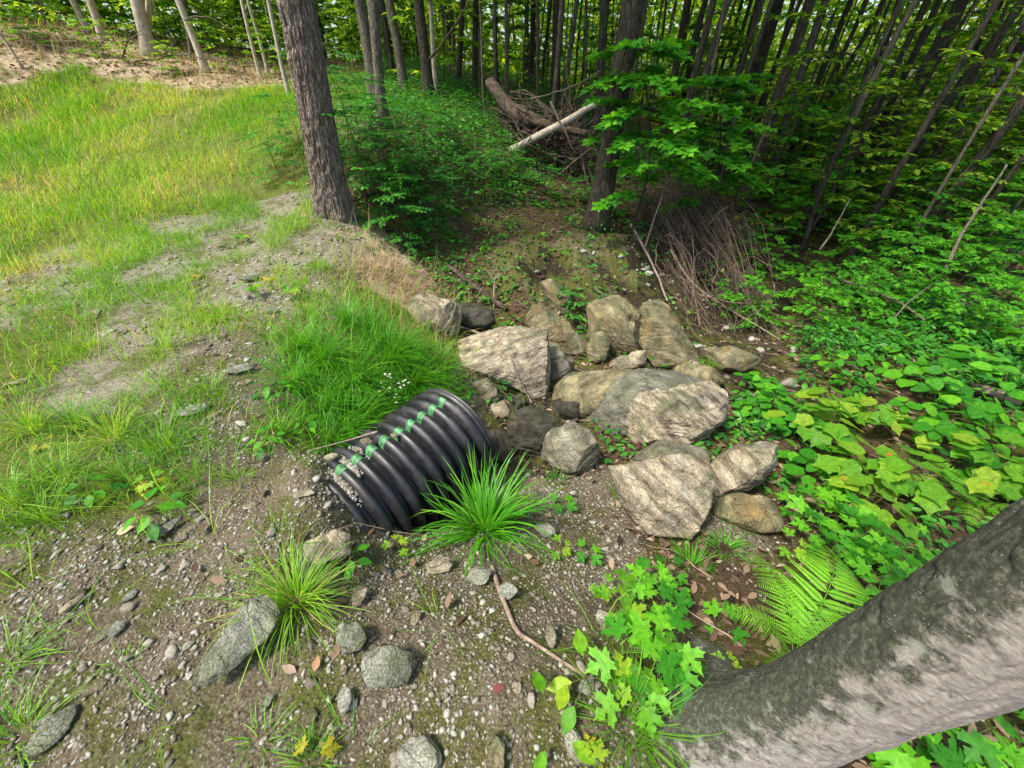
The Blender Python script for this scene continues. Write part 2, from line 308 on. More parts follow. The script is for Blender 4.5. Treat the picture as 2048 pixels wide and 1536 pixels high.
M['straw'] = leafmat('straw', [(0, (.3, .22, .1)), (1, (.5, .4, .22))], .2, .7, .2)
M['litter'] = leafmat('dead_leaf', [(0, (.04, .024, .014)), (.35, (.1, .06, .038)), (.6, (.17, .11, .075)), (.85, (.27, .19, .135)), (1, (.38, .29, .21))], .15, .7, .2)
M['flower'] = leafmat('petal', [(0, (.7, .7, .65)), (1, (.8, .8, .75))], .3)
def obj_coord(N, Lk, scale=(1, 1, 1), rot_rand=False):
    tc = N.new('ShaderNodeTexCoord'); mp = N.new('ShaderNodeMapping'); Lk.new(tc.outputs['Object'], mp.inputs[0]); mp.inputs['Scale'].default_value = scale
    if rot_rand:
        oi = N.new('ShaderNodeObjectInfo'); ml = nd(N, 'ShaderNodeVectorMath', operation='SCALE'); cx = N.new('ShaderNodeCombineXYZ')
        Lk.new(oi.outputs['Random'], cx.inputs[0]); Lk.new(oi.outputs['Random'], cx.inputs[1]); Lk.new(cx.outputs[0], ml.inputs[0]); ml.inputs['Scale'].default_value = 40
        Lk.new(ml.outputs[0], mp.inputs[1])
    return mp.outputs[0]
def bark(name, c1, c2, c3, sc_=(18, 18, 3.5), bump=.6, moss=None, plates=True, dist=.02):
    m, N, Lk, B, O = newmat(name); v = obj_coord(N, Lk, sc_, True)
    n1 = nd(N, 'ShaderNodeTexNoise', Scale=1.0, Detail=6.0, Roughness=.65); Lk.new(v, n1.inputs['Vector'])
    vo = nd(N, 'ShaderNodeTexVoronoi', Scale=1.3, feature='DISTANCE_TO_EDGE'); Lk.new(v, vo.inputs['Vector'])
    wv = mix(N, Lk, .35, v, n1.outputs['Color'], 'ADD'); Lk.new(wv, vo.inputs['Vector'])
    r = ramp(N, [(.3, c1), (.5, c2), (.72, c3)]); Lk.new(n1.outputs[0], r.inputs[0]); c = r.outputs[0]
    if plates:
        r2 = ramp(N, [(0, (.22, .22, .22)), (.12, (1, 1, 1))]); Lk.new(vo.outputs['Distance'], r2.inputs[0]); c = mix(N, Lk, .8, c, r2.outputs[0], 'MULTIPLY')
    if moss:
        n3 = nd(N, 'ShaderNodeTexNoise', Scale=moss[1], Detail=5.0, Roughness=.7); v3 = obj_coord(N, Lk, (1, 1, 1), True); Lk.new(v3, n3.inputs['Vector'])
        r3 = ramp(N, [(moss[2], (0, 0, 0)), (moss[2]+.08, (1, 1, 1))]); Lk.new(n3.outputs[0], r3.inputs[0]); c = mix(N, Lk, r3.outputs[0], c, moss[0])
    Lk.new(c, B.inputs['Base Color']); B.inputs['Roughness'].default_value = .9; B.inputs['Specular IOR Level'].default_value = .15
    ad = nd(N, 'ShaderNodeMath', operation='MINIMUM'); Lk.new(vo.outputs['Distance'], ad.inputs[0]); ad.inputs[1].default_value = .25
    a2 = nd(N, 'ShaderNodeMath', operation='MULTIPLY_ADD'); Lk.new(ad.outputs[0], a2.inputs[0]); a2.inputs[1].default_value = 2.4 if plates else .3; Lk.new(n1.outputs[0], a2.inputs[2])
    bp = nd(N, 'ShaderNodeBump', Strength=bump, Distance=dist); Lk.new(a2.outputs[0], bp.inputs['Height']); Lk.new(bp.outputs[0], B.inputs['Normal']); return m
M['oak'] = bark('oak_bark', (.12, .09, .07), (.29, .23, .185), (.5, .42, .345), (42, 42, 8), 1, None, True, .025)
M['greybark'] = bark('grey_bark', (.07, .06, .045), (.15, .13, .1), (.27, .24, .18), (30, 30, 6), .7, ((.06, .1, .03), 2.5, .62))
M['darkbark'] = bark('dark_bark', (.025, .022, .016), (.06, .052, .038), (.13, .12, .085), (26, 26, 5), .8, ((.04, .08, .02), 2.0, .58))
M['palebark'] = bark('pale_bark', (.25, .2, .15), (.42, .36, .28), (.62, .55, .45), (20, 20, 9), .5, None, False)
M['deadwood'] = bark('dead_wood', (.12, .09, .07), (.26, .2, .16), (.42, .36, .3), (40, 40, 40), .5, ((.08, .11, .03), 3, .62), False, .008)
M['twig'] = bark('twig_bark', (.12, .085, .065), (.26, .19, .145), (.42, .34, .27), (30, 30, 30), .4, None, False, .005)
M['rot'] = bark('rotten_wood', (.03, .022, .016), (.07, .052, .038), (.16, .125, .095), (14, 14, 14), .9, ((.05, .08, .02), 5, .6), False, .02)
M['brush'] = bark('brush_bark', (.05, .035, .026), (.13, .092, .068), (.26, .2, .155), (30, 30, 30), .4, None, False, .005)
M['stem'] = bark('green_stem', (.08, .1, .03), (.12, .13, .05), (.18, .16, .08), (40, 40, 40), .2, None, False, .003)
def rockmat(name, cols, rust=.62, wet=0, dark=1.0):
    m, N, Lk, B, O = newmat(name)
    tc = N.new('ShaderNodeTexCoord'); oi = N.new('ShaderNodeObjectInfo'); sc3 = nd(N, 'ShaderNodeVectorMath', operation='MULTIPLY_ADD'); cx = N.new('ShaderNodeCombineXYZ')
    rr0 = nd(N, 'ShaderNodeTexWhiteNoise', noise_dimensions='1D'); Lk.new(oi.outputs['Random'], rr0.inputs['W']); Lk.new(rr0.outputs['Color'], sc3.inputs[0]); sc3.inputs[1].default_value = (1.6, 1.6, 3.0); sc3.inputs[2].default_value = (-.8, -.8, 0)
    mp = N.new('ShaderNodeMapping'); Lk.new(tc.outputs['Object'], mp.inputs[0]); Lk.new(sc3.outputs[0], mp.inputs['Rotation']); Lk.new(rr0.outputs['Color'], mp.inputs['Location']); v = mp.outputs[0]
    mp2 = N.new('ShaderNodeMapping'); Lk.new(v, mp2.inputs[0]); mp2.inputs['Scale'].default_value = (3, 4.5, 17)
    n0 = nd(N, 'ShaderNodeTexNoise', Scale=3.2, Detail=4.0); Lk.new(v, n0.inputs['Vector'])
    wv = mix(N, Lk, 2.6, mp2.outputs[0], n0.outputs['Color'], 'ADD')
    nb = nd(N, 'ShaderNodeTexNoise', Scale=1.0, Detail=9.0, Roughness=.74); Lk.new(wv, nb.inputs['Vector'])
    r = ramp(N, [(.36, cols[0]), (.46, cols[1]), (.54, cols[2]), (.64, cols[3])]); Lk.new(nb.outputs[0], r.inputs[0]); c = r.outputs[0]
    n2 = nd(N, 'ShaderNodeTexNoise', Scale=4.0, Detail=6.0, Roughness=.65); Lk.new(v, n2.inputs['Vector'])
    r2 = ramp(N, [(rust, (0, 0, 0)), (rust+.16, (.8, .8, .8))]); Lk.new(n2.outputs[0], r2.inputs[0]); c = mix(N, Lk, r2.outputs[0], c, (.3, .2, .08))
    n4 = nd(N, 'ShaderNodeTexNoise', Scale=3.6, Detail=7.0, Roughness=.75); mp4 = N.new('ShaderNodeMapping'); mp4.inputs['Location'].default_value = (4, 7, 2); Lk.new(v, mp4.inputs[0]); Lk.new(mp4.outputs[0], n4.inputs['Vector'])
    r4 = ramp(N, [(.48, (0, 0, 0)), (.62, (.8, .8, .8))]); Lk.new(n4.outputs[0], r4.inputs[0]); c = mix(N, Lk, r4.outputs[0], c, (.13*dark, .15*dark, .08*dark))
    n5 = nd(N, 'ShaderNodeTexNoise', Scale=9.0, Detail=4.0); mp5 = N.new('ShaderNodeMapping'); mp5.inputs['Location'].default_value = (1, 9, 5); Lk.new(v, mp5.inputs[0]); Lk.new(mp5.outputs[0], n5.inputs['Vector'])
    r6 = ramp(N, [(.3, (.62, .62, .66)), (.7, (1.25, 1.22, 1.15))]); Lk.new(n5.outputs[0], r6.inputs[0]); c = mix(N, Lk, 1.0, c, r6.outputs[0], 'MULTIPLY')
    n3 = nd(N, 'ShaderNodeTexNoise', Scale=130.0, Detail=4.0, Roughness=.7); Lk.new(v, n3.inputs['Vector']); r3 = ramp(N, [(.38, (.42, .42, .42)), (.6, (1.3, 1.3, 1.3))]); Lk.new(n3.outputs[0], r3.inputs[0])
    c = mix(N, Lk, .9, c, r3.outputs[0], 'MULTIPLY')
    vo = nd(N, 'ShaderNodeTexVoronoi', Scale=2.2, feature='DISTANCE_TO_EDGE'); mp6 = N.new('ShaderNodeMapping'); mp6.inputs['Scale'].default_value = (1, 1.6, 3.4); w6 = mix(N, Lk, .45, v, n0.outputs['Color'], 'ADD'); Lk.new(w6, mp6.inputs[0]); Lk.new(mp6.outputs[0], vo.inputs['Vector'])
    r7 = ramp(N, [(0, (.5, .46, .4)), (.012, (1, 1, 1))]); Lk.new(vo.outputs['Distance'], r7.inputs[0]); c = mix(N, Lk, .85, c, r7.outputs[0], 'MULTIPLY')
    Lk.new(c, B.inputs['Base Color']); B.inputs['Roughness'].default_value = .35 if wet else .85; B.inputs['Specular IOR Level'].default_value = .5 if wet else .2
    a = nd(N, 'ShaderNodeMath', operation='MULTIPLY_ADD'); Lk.new(n3.outputs[0], a.inputs[0]); a.inputs[1].default_value = .2; Lk.new(nb.outputs[0], a.inputs[2])
    k_ = nd(N, 'ShaderNodeMath', operation='MINIMUM'); Lk.new(vo.outputs['Distance'], k_.inputs[0]); k_.inputs[1].default_value = .012
    a3 = nd(N, 'ShaderNodeMath', operation='MULTIPLY_ADD'); Lk.new(k_.outputs[0], a3.inputs[0]); a3.inputs[1].default_value = 14.0; Lk.new(a.outputs[0], a3.inputs[2])
    bp = nd(N, 'ShaderNodeBump', Strength=1, Distance=.05); Lk.new(a3.outputs[0], bp.inputs['Height']); Lk.new(bp.outputs[0], B.inputs['Normal']); return m
M['rock'] = rockmat('schist', [(.11, .092, .06), (.28, .24, .165), (.44, .385, .28), (.58, .52, .4)])
M['rockpale'] = rockmat('pale_schist', [(.13, .105, .085), (.34, .29, .2), (.53, .46, .34), (.7, .64, .5)], .6)
M['rockyel'] = rockmat('rusty_schist', [(.09, .085, .045), (.2, .18, .1), (.31, .27, .16), (.4, .36, .24)], .52)
M['rockgrey'] = rockmat('grey_stone', [(.1, .095, .07), (.2, .19, .14), (.3, .285, .215), (.4, .385, .31)], .72)
M['stone'] = rockmat('pale_stone', [(.15, .155, .12), (.27, .28, .22), (.37, .38, .31), (.48, .48, .42)], .68)
M['rocksmooth'] = rockmat('smooth_grey_rock', [(.1, .1, .075), (.17, .17, .13), (.23, .23, .18), (.3, .3, .24)], .7)
M['rockwet'] = rockmat('wet_dark_stone', [(.018, .016, .012), (.045, .04, .028), (.085, .075, .052), (.13, .115, .085)], .66, 1, .4)
def pebblemat():
    m, N, Lk, B, O = newmat('pebble'); a = nd(N, 'ShaderNodeAttribute', attribute_name='Col')
    r = ramp(N, [(0, (.11, .095, .07)), (.3, (.2, .18, .14)), (.55, (.28, .26, .21)), (.75, (.34, .345, .3)), (.93, (.38, .36, .31)), (1, (.47, .45, .39))]); sp0 = N.new('ShaderNodeSeparateColor'); Lk.new(a.outputs['Color'], sp0.inputs[0]); Lk.new(sp0.outputs[0], r.inputs[0])
    g = N.new('ShaderNodeNewGeometry'); n = nd(N, 'ShaderNodeTexNoise', Scale=120.0, Detail=4.0); Lk.new(g.outputs['Position'], n.inputs['Vector'])
    rr = ramp(N, [(.3, (.55, .55, .55)), (.7, (1.2, 1.2, 1.2))]); Lk.new(n.outputs[0], rr.inputs[0]); c = mix(N, Lk, .8, r.outputs[0], rr.outputs[0], 'MULTIPLY')
    Lk.new(c, B.inputs['Base Color']); B.inputs['Roughness'].default_value = .8
    bp = nd(N, 'ShaderNodeBump', Strength=.6, Distance=.004); Lk.new(n.outputs[0], bp.inputs['Height']); Lk.new(bp.outputs[0], B.inputs['Normal']); return m
M['pebble'] = pebblemat()
def groundmat():
    m, N, Lk, B, O = newmat('ground'); g = N.new('ShaderNodeNewGeometry'); P = g.outputs['Position']
    A1 = nd(N, 'ShaderNodeAttribute', attribute_name='WA'); A2 = nd(N, 'ShaderNodeAttribute', attribute_name='WB')
    s1 = N.new('ShaderNodeSeparateColor'); Lk.new(A1.outputs['Color'], s1.inputs[0]); s2 = N.new('ShaderNodeSeparateColor'); Lk.new(A2.outputs['Color'], s2.inputs[0])
    big = nd(N, 'ShaderNodeTexNoise', Scale=5.0, Detail=8.0, Roughness=.7); Lk.new(P, big.inputs['Vector'])
    fin = nd(N, 'ShaderNodeTexNoise', Scale=90.0, Detail=5.0, Roughness=.75); Lk.new(P, fin.inputs['Vector'])
    vo = nd(N, 'ShaderNodeTexVoronoi', Scale=75.0); wv = mix(N, Lk, .012, P, fin.outputs['Color'], 'ADD'); Lk.new(wv, vo.inputs['Vector'])
    vr = ramp(N, [(0, (.1, .08, .055)), (.4, (.17, .145, .105)), (.7, (.26, .24, .19)), (.9, (.36, .34, .29)), (1, (.45, .42, .36))]); sv = N.new('ShaderNodeSeparateColor'); Lk.new(vo.outputs['Color'], sv.inputs[0]); Lk.new(sv.outputs[0], vr.inputs[0])
    soil = ramp(N, [(.3, (.045, .034, .021)), (.5, (.135, .108, .07)), (.7, (.29, .25, .18))]); Lk.new(fin.outputs[0], soil.inputs[0])
    vm = ramp(N, [(.1, (1, 1, 1)), (.42, (0, 0, 0))]); Lk.new(vo.outputs['Distance'], vm.inputs[0])
    c = mix(N, Lk, vm.outputs[0], soil.outputs[0], vr.outputs[0])
    def wmask(sig, col, k=1.0, noise_amt=1.2):
        a = nd(N, 'ShaderNodeMath', operation='MULTIPLY_ADD'); Lk.new(big.outputs[0], a.inputs[0]); a.inputs[1].default_value = noise_amt; a.inputs[2].default_value = -.5*noise_amt
        b = nd(N, 'ShaderNodeMath', operation='ADD'); Lk.new(a.outputs[0], b.inputs[0]); Lk.new(sig, b.inputs[1])
        r = ramp(N, [(.32, (0, 0, 0)), (.58, (1, 1, 1))]); Lk.new(b.outputs[0], r.inputs[0]); return r.outputs[0]
    grv = ramp(N, [(.3, (.13, .11, .08)), (.5, (.27, .24, .19)), (.7, (.42, .38, .31))]); Lk.new(fin.outputs[0], grv.inputs[0])
    c = mix(N, Lk, wmask(s1.outputs[0], 0, 1, 2.0), c, mix(N, Lk, .35, grv.outputs[0], vr.outputs[0]))
    lit = ramp(N, [(.3, (.022, .015, .009)), (.5, (.075, .048, .03)), (.7, (.16, .11, .075))]); Lk.new(fin.outputs[0], lit.inputs[0])
    c = mix(N, Lk, wmask(s1.outputs[1], 0), c, lit.outputs[0])
    mos = ramp(N, [(.3, (.03, .035, .008)), (.5, (.085, .1, .016)), (.75, (.17, .18, .03))]); Lk.new(fin.outputs[0], mos.inputs[0])
    c = mix(N, Lk, wmask(s1.outputs[2], 0, 1, 2.6), c, mix(N, Lk, .45, mos.outputs[0], soil.outputs[0]))
    gr = ramp(N, [(.3, (.06, .08, .02)), (.5, (.12, .14, .03)), (.75, (.25, .22, .09))]); Lk.new(fin.outputs[0], gr.inputs[0])
    c = mix(N, Lk, wmask(s2.outputs[0], 0), c, gr.outputs[0])
    mud = ramp(N, [(.3, (.012, .009, .006)), (.55, (.04, .03, .02)), (.75, (.09, .07, .05))]); Lk.new(fin.outputs[0], mud.inputs[0])
    c = mix(N, Lk, wmask(s2.outputs[1], 0), c, mud.outputs[0])
    dry = ramp(N, [(.25, (.25, .17, .11)), (.5, (.42, .32, .23)), (.75, (.58, .48, .37))]); Lk.new(fin.outputs[0], dry.inputs[0])
    c = mix(N, Lk, wmask(s2.outputs[2], 0), c, dry.outputs[0])
    mn = nd(N, 'ShaderNodeTexNoise', Scale=3.3, Detail=6.0, Roughness=.7); off = nd(N, 'ShaderNodeVectorMath', operation='ADD'); off.inputs[1].default_value = (7, 3, 1); Lk.new(P, off.inputs[0]); Lk.new(off.outputs[0], mn.inputs['Vector'])
    mr = ramp(N, [(.47, (0, 0, 0)), (.58, (.8, .8, .8))]); Lk.new(mn.outputs[0], mr.inputs[0]); c = mix(N, Lk, mr.outputs[0], c, mos.outputs[0])
    Lk.new(c, B.inputs['Base Color']); B.inputs['Roughness'].default_value = .9; B.inputs['Specular IOR Level'].default_value = .15
    h = nd(N, 'ShaderNodeMath', operation='MULTIPLY_ADD'); Lk.new(vo.outputs['Distance'], h.inputs[0]); h.inputs[1].default_value = -1.0; Lk.new(fin.outputs[0], h.inputs[2])
    bp = nd(N, 'ShaderNodeBump', Strength=.9, Distance=.012); Lk.new(h.outputs[0], bp.inputs['Height']); Lk.new(bp.outputs[0], B.inputs['Normal']); return m
M['ground'] = groundmat()

# ------------------------------------------------------------------ labelling
LM = [((640, 250), 'the big oak trunk'), ((810, 920), 'the black culvert pipe'), ((1350, 825), 'the big pale boulder'), ((1000, 720), 'the broad flat boulder'), ((1325, 990), 'the upright slab'),
      ((1565, 1200), 'the bright fern'), ((1750, 1300), 'the beech trunk'), ((1390, 500), 'the brush pile'), ((1110, 260), 'the fallen birch log'), ((1215, 330), 'the thick dark trunk'), ((960, 1060), 'the lush grass tuft'),
      ((1570, 600), 'the stream'), ((880, 630), 'the tan boulder'), ((300, 70), 'the pale twin trunk'), ((770, 350), 'the leafy ash shrub'), ((300, 240), 'the meadow'), ((590, 1200), 'the yellow-green tuft'), ((100, 1400), 'the near left stones'), ((1900, 120), 'the leaning dark trunks'), ((1150, 540), 'the mossy ledge'), ((450, 460), 'the gravel patch')]
TH = []
def where(px, py, skip=''):
    best = min((q for q in LM if q[1] != skip), key=lambda q: math.hypot(q[0][0]-px, (q[0][1]-py)*1.2))
    dx = px-best[0][0]; dy = py-best[0][1]; dd = math.hypot(dx, dy)
    far = 'well ' if dd > 330 else ('just ' if dd < 130 else '')
    rel = ('right of' if dx > 0 else 'left of') if abs(dx) > abs(dy)*1.1 else ('behind' if dy < 0 else 'in front of')
    return far+rel+' '+best[1]
def tag(o, label, cat, group=None, pt=None, auto=False):
    o['category'] = cat
    if group: o['group'] = group
    TH.append([o, label, pt, auto]); return o
def stuff(o, label, cat): o['label'] = label; o['category'] = cat; o['kind'] = 'stuff'; return o
def empty(name, loc):
    o = bpy.data.objects.new(name, None); C.objects.link(o); o.location = tuple(loc); o.empty_display_size = .1; return o
def copy_tree(o, loc, rz, s=1.0, sz=None, tilt=(0, 0)):
    r = o.copy(); C.objects.link(r); r.location = tuple(loc); r.rotation_euler = (tilt[0], tilt[1], rz); r.scale = (s, s, s if sz is None else sz)
    for k in list(r.keys()):
        if k in ('label', 'group', 'category', 'kind'): del r[k]
    for ch in o.children:
        c = ch.copy(); C.objects.link(c); c.parent = r
    return r

# ================================================================== SETTING
nx, ny = XX.shape; ii, jj = np.meshgrid(np.arange(nx-1), np.arange(ny-1), indexing='ij'); a = ii*ny+jj
GF = np.stack([a, a+ny, a+ny+1, a+1], -1).reshape(-1, 4)
ground = build('ground', np.concatenate([P2, Z[:, None]], 1), GF, M['ground'], smooth=True,
               attrs={'WA': np.stack([BW['r'], BW['l']+.45*BW['v'], BW['s']+.3*BW['v']], -1), 'WB': np.stack([BW['m'], BW['d'], BW['b']], -1)})
ground['kind'] = 'structure'; ground['label'] = 'stony soil, gravel and leaf covered bank sloping into the stream ravine'; ground['category'] = 'ground'
m, N, Lk, B, O = newmat('water'); B.inputs['Base Color'].default_value = (.02, .018, .012, 1); B.inputs['Roughness'].default_value = .04; B.inputs['IOR'].default_value = 1.33
g_ = N.new('ShaderNodeNewGeometry'); n_ = nd(N, 'ShaderNodeTexNoise', Scale=9.0, Detail=3.0); Lk.new(g_.outputs['Position'], n_.inputs['Vector']); bp_ = nd(N, 'ShaderNodeBump', Strength=.25, Distance=.02); Lk.new(n_.outputs[0], bp_.inputs['Height']); Lk.new(bp_.outputs[0], B.inputs['Normal'])
wp_ = [G(*q) for q in [(1500, 720), (1545, 640), (1565, 600), (1590, 555), (1585, 500), (1590, 450)]]
wc = smooth_path(wp_, 30); wt_ = nrm(np.gradient(wc, axis=0)); ws = np.cross(wt_, [0, 0, 1.]); hw = .13+.06*np.sin(np.arange(30)*1.3)
zl = np.minimum.accumulate(np.array([zat(p[0], p[1]) for p in wc])); zl = np.full(30, np.median([float(zat(p[0], p[1])) for p in wc])+.035)
WV = []
for k in range(-3, 4): WV.append(np.stack([wc[:, 0]+ws[:, 0]*hw*k/3, wc[:, 1]+ws[:, 1]*hw*k/3, zl], -1))
WV = np.stack(WV, 1); q0 = (np.arange(29)*7)[:, None]+np.arange(6)[None]
wo = build('water', WV.reshape(-1, 3), np.stack([q0, q0+1, q0+8, q0+7], -1).reshape(-1, 4), m, smooth=True)
wo['kind'] = 'structure'; wo['label'] = 'thin dark stream running through the shaded ravine'; wo['category'] = 'water'

# ================================================================== CULVERT
m, N, Lk, B, O = newmat('black_plastic'); M['plastic'] = m
v = obj_coord(N, Lk); n1 = nd(N, 'ShaderNodeTexNoise', Scale=7.0, Detail=7.0, Roughness=.7); Lk.new(v, n1.inputs['Vector']); n2 = nd(N, 'ShaderNodeTexNoise', Scale=150.0, Detail=2.0); Lk.new(v, n2.inputs['Vector'])
r = ramp(N, [(.45, (.01, .01, .012)), (.6, (.022, .022, .026)), (.78, (.1, .095, .08))]); Lk.new(n1.outputs[0], r.inputs[0]); Lk.new(r.outputs[0], B.inputs['Base Color'])
r = ramp(N, [(.3, (.3,)*3), (.65, (.62,)*3)]); Lk.new(n1.outputs[0], r.inputs[0]); Lk.new(r.outputs[0], B.inputs['Roughness']); bp = nd(N, 'ShaderNodeBump', Strength=.15, Distance=.002); Lk.new(n2.outputs[0], bp.inputs['Height']); Lk.new(bp.outputs[0], B.inputs['Normal'])
B.inputs['Specular IOR Level'].default_value = .6
m, N, Lk, B, O = newmat('green_paint'); M['gpaint'] = m
v = obj_coord(N, Lk); n1 = nd(N, 'ShaderNodeTexNoise', Scale=60.0, Detail=5.0); Lk.new(v, n1.inputs['Vector']); r = ramp(N, [(.35, (.02, .09, .03)), (.55, (.06, .22, .08)), (.7, (.11, .3, .13))]); Lk.new(n1.outputs[0], r.inputs[0]); Lk.new(r.outputs[0], B.inputs['Base Color']); B.inputs['Roughness'].default_value = .5
PU = np.cross(PS, PA); PU = PU if PU[2] > 0 else -PU
def prof(t):      # t in pitch units, crest centred on integers
    u = np.abs(((t+.5) % 1)-.5)                      # 0 at crest
    e = np.clip((u-.3)/.12, 0, 1); return PR-.045*(e*e*(3-2*e))-.022*(u/.3)**2*(u < .3)-.022*(u >= .3)
ts = np.arange(-5, 8.0, 1/18.); rs = prof(ts)
te = np.array([8.0, 8.1, 8.25, 8.32, 8.38, 8.45, 8.52, 8.58, 8.66, 8.72, 8.8, 8.86, 8.9, 8.9]); re = np.array([.422, .422, .42, .405, .40, .405, .418, .418, .404, .402, .41, .416, .41, .36])
ts = np.concatenate([ts, te]); rs = np.concatenate([rs, re])
th = np.linspace(0, 2*np.pi, 129)[:-1]
pipe = empty('culvert_pipe', PO+PA*.05-PU*PR); pipe_l = np.array(pipe.location)
def ring(ts, rs, th): return PO+PA*(PP*(ts[:, None, None]-8))+rs[:, None, None]*(np.cos(th)[None, :, None]*PU+np.sin(th)[None, :, None]*PS)-pipe_l
def grid_faces(n, m, wrap):
    k = (np.arange(n-1)*m)[:, None]; j = np.arange(m if wrap else m-1)[None]; j2 = (j+1) % m
    return np.stack([k+j, k+m+j, k+m+j2, k+j2], -1).reshape(-1, 4)
build('pipe_wall', ring(ts, rs, th), grid_faces(len(ts), 128, True), M['plastic'], pipe, smooth=True)
build('inner_liner', ring(np.array([-5, 0, 8.9]), np.array([.36]*3), th), grid_faces(3, 128, True)[:, ::-1], M['plastic'], pipe, smooth=True)
for k in range(9):
    tk = np.linspace(k-.44, k+.28, 16); a0 = .028+random.uniform(-.015, .015); aw = random.uniform(.058, .072)
    build('green_mark', ring(tk, prof(tk)+.0018, np.linspace(a0-aw, a0+aw, 8)), grid_faces(16, 8, False), M['gpaint'], pipe, smooth=True)
tag(pipe, 'black corrugated plastic culvert pipe with green paint marks, half buried in gravel', 'culvert pipe')

# ================================================================== ROCKS
def rock(px_out, mat, label, thick=None, zoff=0, cuts=(), seed=0, sub=6, name='boulder', rough=.06, cat='boulder', group='boulders around the culvert outlet', flat=2.6, basepx=None, sink=.3, band=.02, squash=1, nc=10):
    o = np.array(px_out, float); c = o.mean(0); o = c+(o-c)*(1.05 if name == 'boulder' else 1); low = o[:, 1].max(); cx = o[np.argmax(o[:, 1]), 0]
    g1 = G(cx, low-2) if basepx is None else G(*basepx)
    D = float((g1-CP)@cF); wd = (o[:, 0].max()-o[:, 0].min())*D/FPX; ht = (o[:, 1].max()-o[:, 1].min())*D/FPX
    T = thick if thick else .42*min(wd, ht)
    D = D+T*sink+zoff; P0 = CP+ray(*c)*D; dirn = nrm(ray(*c)); Rv = nrm(np.cross(dirn, cU)); Uv = np.cross(Rv, dirn)
    V, Fc = ICO[sub]; V = V.copy(); S = D/FPX
    rel = (o-c)*[1, -1]; ang = np.arctan2(rel[:, 1], rel[:, 0]); rr = np.hypot(*rel.T)
    od = np.argsort(ang); ang = ang[od]; rr = rr[od]; ang = np.r_[ang[-1]-2*np.pi, ang, ang[0]+2*np.pi]; rr = np.r_[rr[-1], rr, rr[0]]
    tt = np.arctan2(V[:, 1], V[:, 0]); q = np.hypot(V[:, 0], V[:, 1])
    # polygon radius (straight edges between corners)
    k = np.clip(np.searchsorted(ang, tt)-1, 0, len(ang)-2); a1, a2, r1, r2 = ang[k], ang[k+1], rr[k], rr[k+1]
    pr = r1*r2*np.sin(a2-a1)/np.maximum(r1*np.sin(tt-a1)+r2*np.sin(a2-tt), 1e-6)
    pr = np.clip(pr, rr.min()*.7, rr.max()*1.05)
    qq = q**.62; zz = np.sign(V[:, 2])*(1-np.clip(qq, 0, 1)**flat)**(1/flat)
    W = (pr*qq*np.cos(tt)*S)[:, None]*Rv+(pr*qq*np.sin(tt)*S)[:, None]*Uv-(zz*T)[:, None]*dirn
    sz = min(wd, ht); nn = nrm(W)
    W = W+nn*(sz*rough*2.2*noise(W+seed*7, 2.2/sz, seed, 2))[:, None]
    ex0 = [np.abs(W@a_).max() for a_ in (Rv, Uv)]
    for cn, fr in list(cuts)+[(tuple(nrm(Rv*random.gauss(0, .8)+Uv*random.gauss(.1, .8)-dirn*random.uniform(.15, 1.0))), random.uniform(.72, .92)) for _ in range(nc)]:
        cn = nrm(np.array(cn, float)); dd = W@cn; ex = dd.max()*fr; ov = np.clip(dd-ex, 0, None); W = W-(ov*.985)[:, None]*cn
    for a_, e0 in zip((Rv, Uv), (wd/2, ht/2)):
        q = W@a_; c0 = (q.max()+q.min())/2; k_ = 2*e0/(q.max()-q.min()); W = W+((q-c0)*min(k_, 1.4)-q)[:, None]*a_
    mx_ = ((o.max(0)+o.min(0))/2-c)*[1, -1]*S; W = W+Rv*mx_[0]+Uv*mx_[1]
    nn = nrm(W); W = W+nn*(sz*rough*.35*np.abs(noise(W, 9/sz, seed+4, 3))+sz*.012*noise(W, 40/sz, seed+5, 2))[:, None]
    rg = np.random.default_rng(seed+100); bd = nrm(np.array([rg.uniform(-.5, .5), rg.uniform(-.6, .3), 1.0])); s_ = W@bd+.03*noise(W, 5, seed, 2)
    lay = np.stack([s_*45, s_*0+seed, noise(W, 3, seed, 1)*.4], -1)
    W = W+nn*(band*.8*noise(lay, 1, seed+2, 3)*(.4+.6*(noise(W, 4, seed+3)+1)/2))[:, None]
    if squash != 1: W[:, 2] *= squash
    loc = P0.copy(); ob = build(name, W, Fc, mat, smooth=True); ob.location = tuple(loc)
    tag(ob, label, cat, group); return ob
up = (0, 0, 1); fr = (0, -1, .15)
rock([(922,661),(978,652),(1039,658),(1080,681),(1095,714),(1102,755),(1080,796),(1057,799),(1025,778),(981,760),(946,766),(905,752),(881,720),(893,693)], M['rockpale'], 'broad flat pale boulder with a dry vine lying across it', .24, 0, [(up, .55), ((.3, -.6, .7), .7)], 1, rough=.04)
rock([(948,765),(975,758),(996,775),(998,795),(975,803),(955,795)], M['rock'], 'small whitish rock chunk at the foot of the broad boulder above the pipe', .08, 0, [], 2, 4)
rock([(818,596),(843,588),(870,596),(905,602),(919,617),(924,640),(913,667),(893,684),(864,678),(846,661),(826,632)], M['rock'], 'tan boulder at the grassy bank edge, farthest left of the boulders', .2, .1, [(up, .5), ((.7, -.6, .2), .75)], 3)
rock([(915,606),(952,614),(981,629),(990,649),(970,662),(940,668),(918,655)], M['rockwet'], 'dark half buried boulder tucked behind the tan boulder', .15, 0, [(up, .5)], 4, 4)
rock([(1071,609),(1104,627),(1143,659),(1179,691),(1175,709),(1132,711),(1097,688),(1064,659),(1054,634)], M['rockyel'], 'long brown boulder leaning diagonally below the mossy ledge', .16, 0, [((.4, -.3, .8), .6), ((-.3, -.9, .2), .7)], 5)
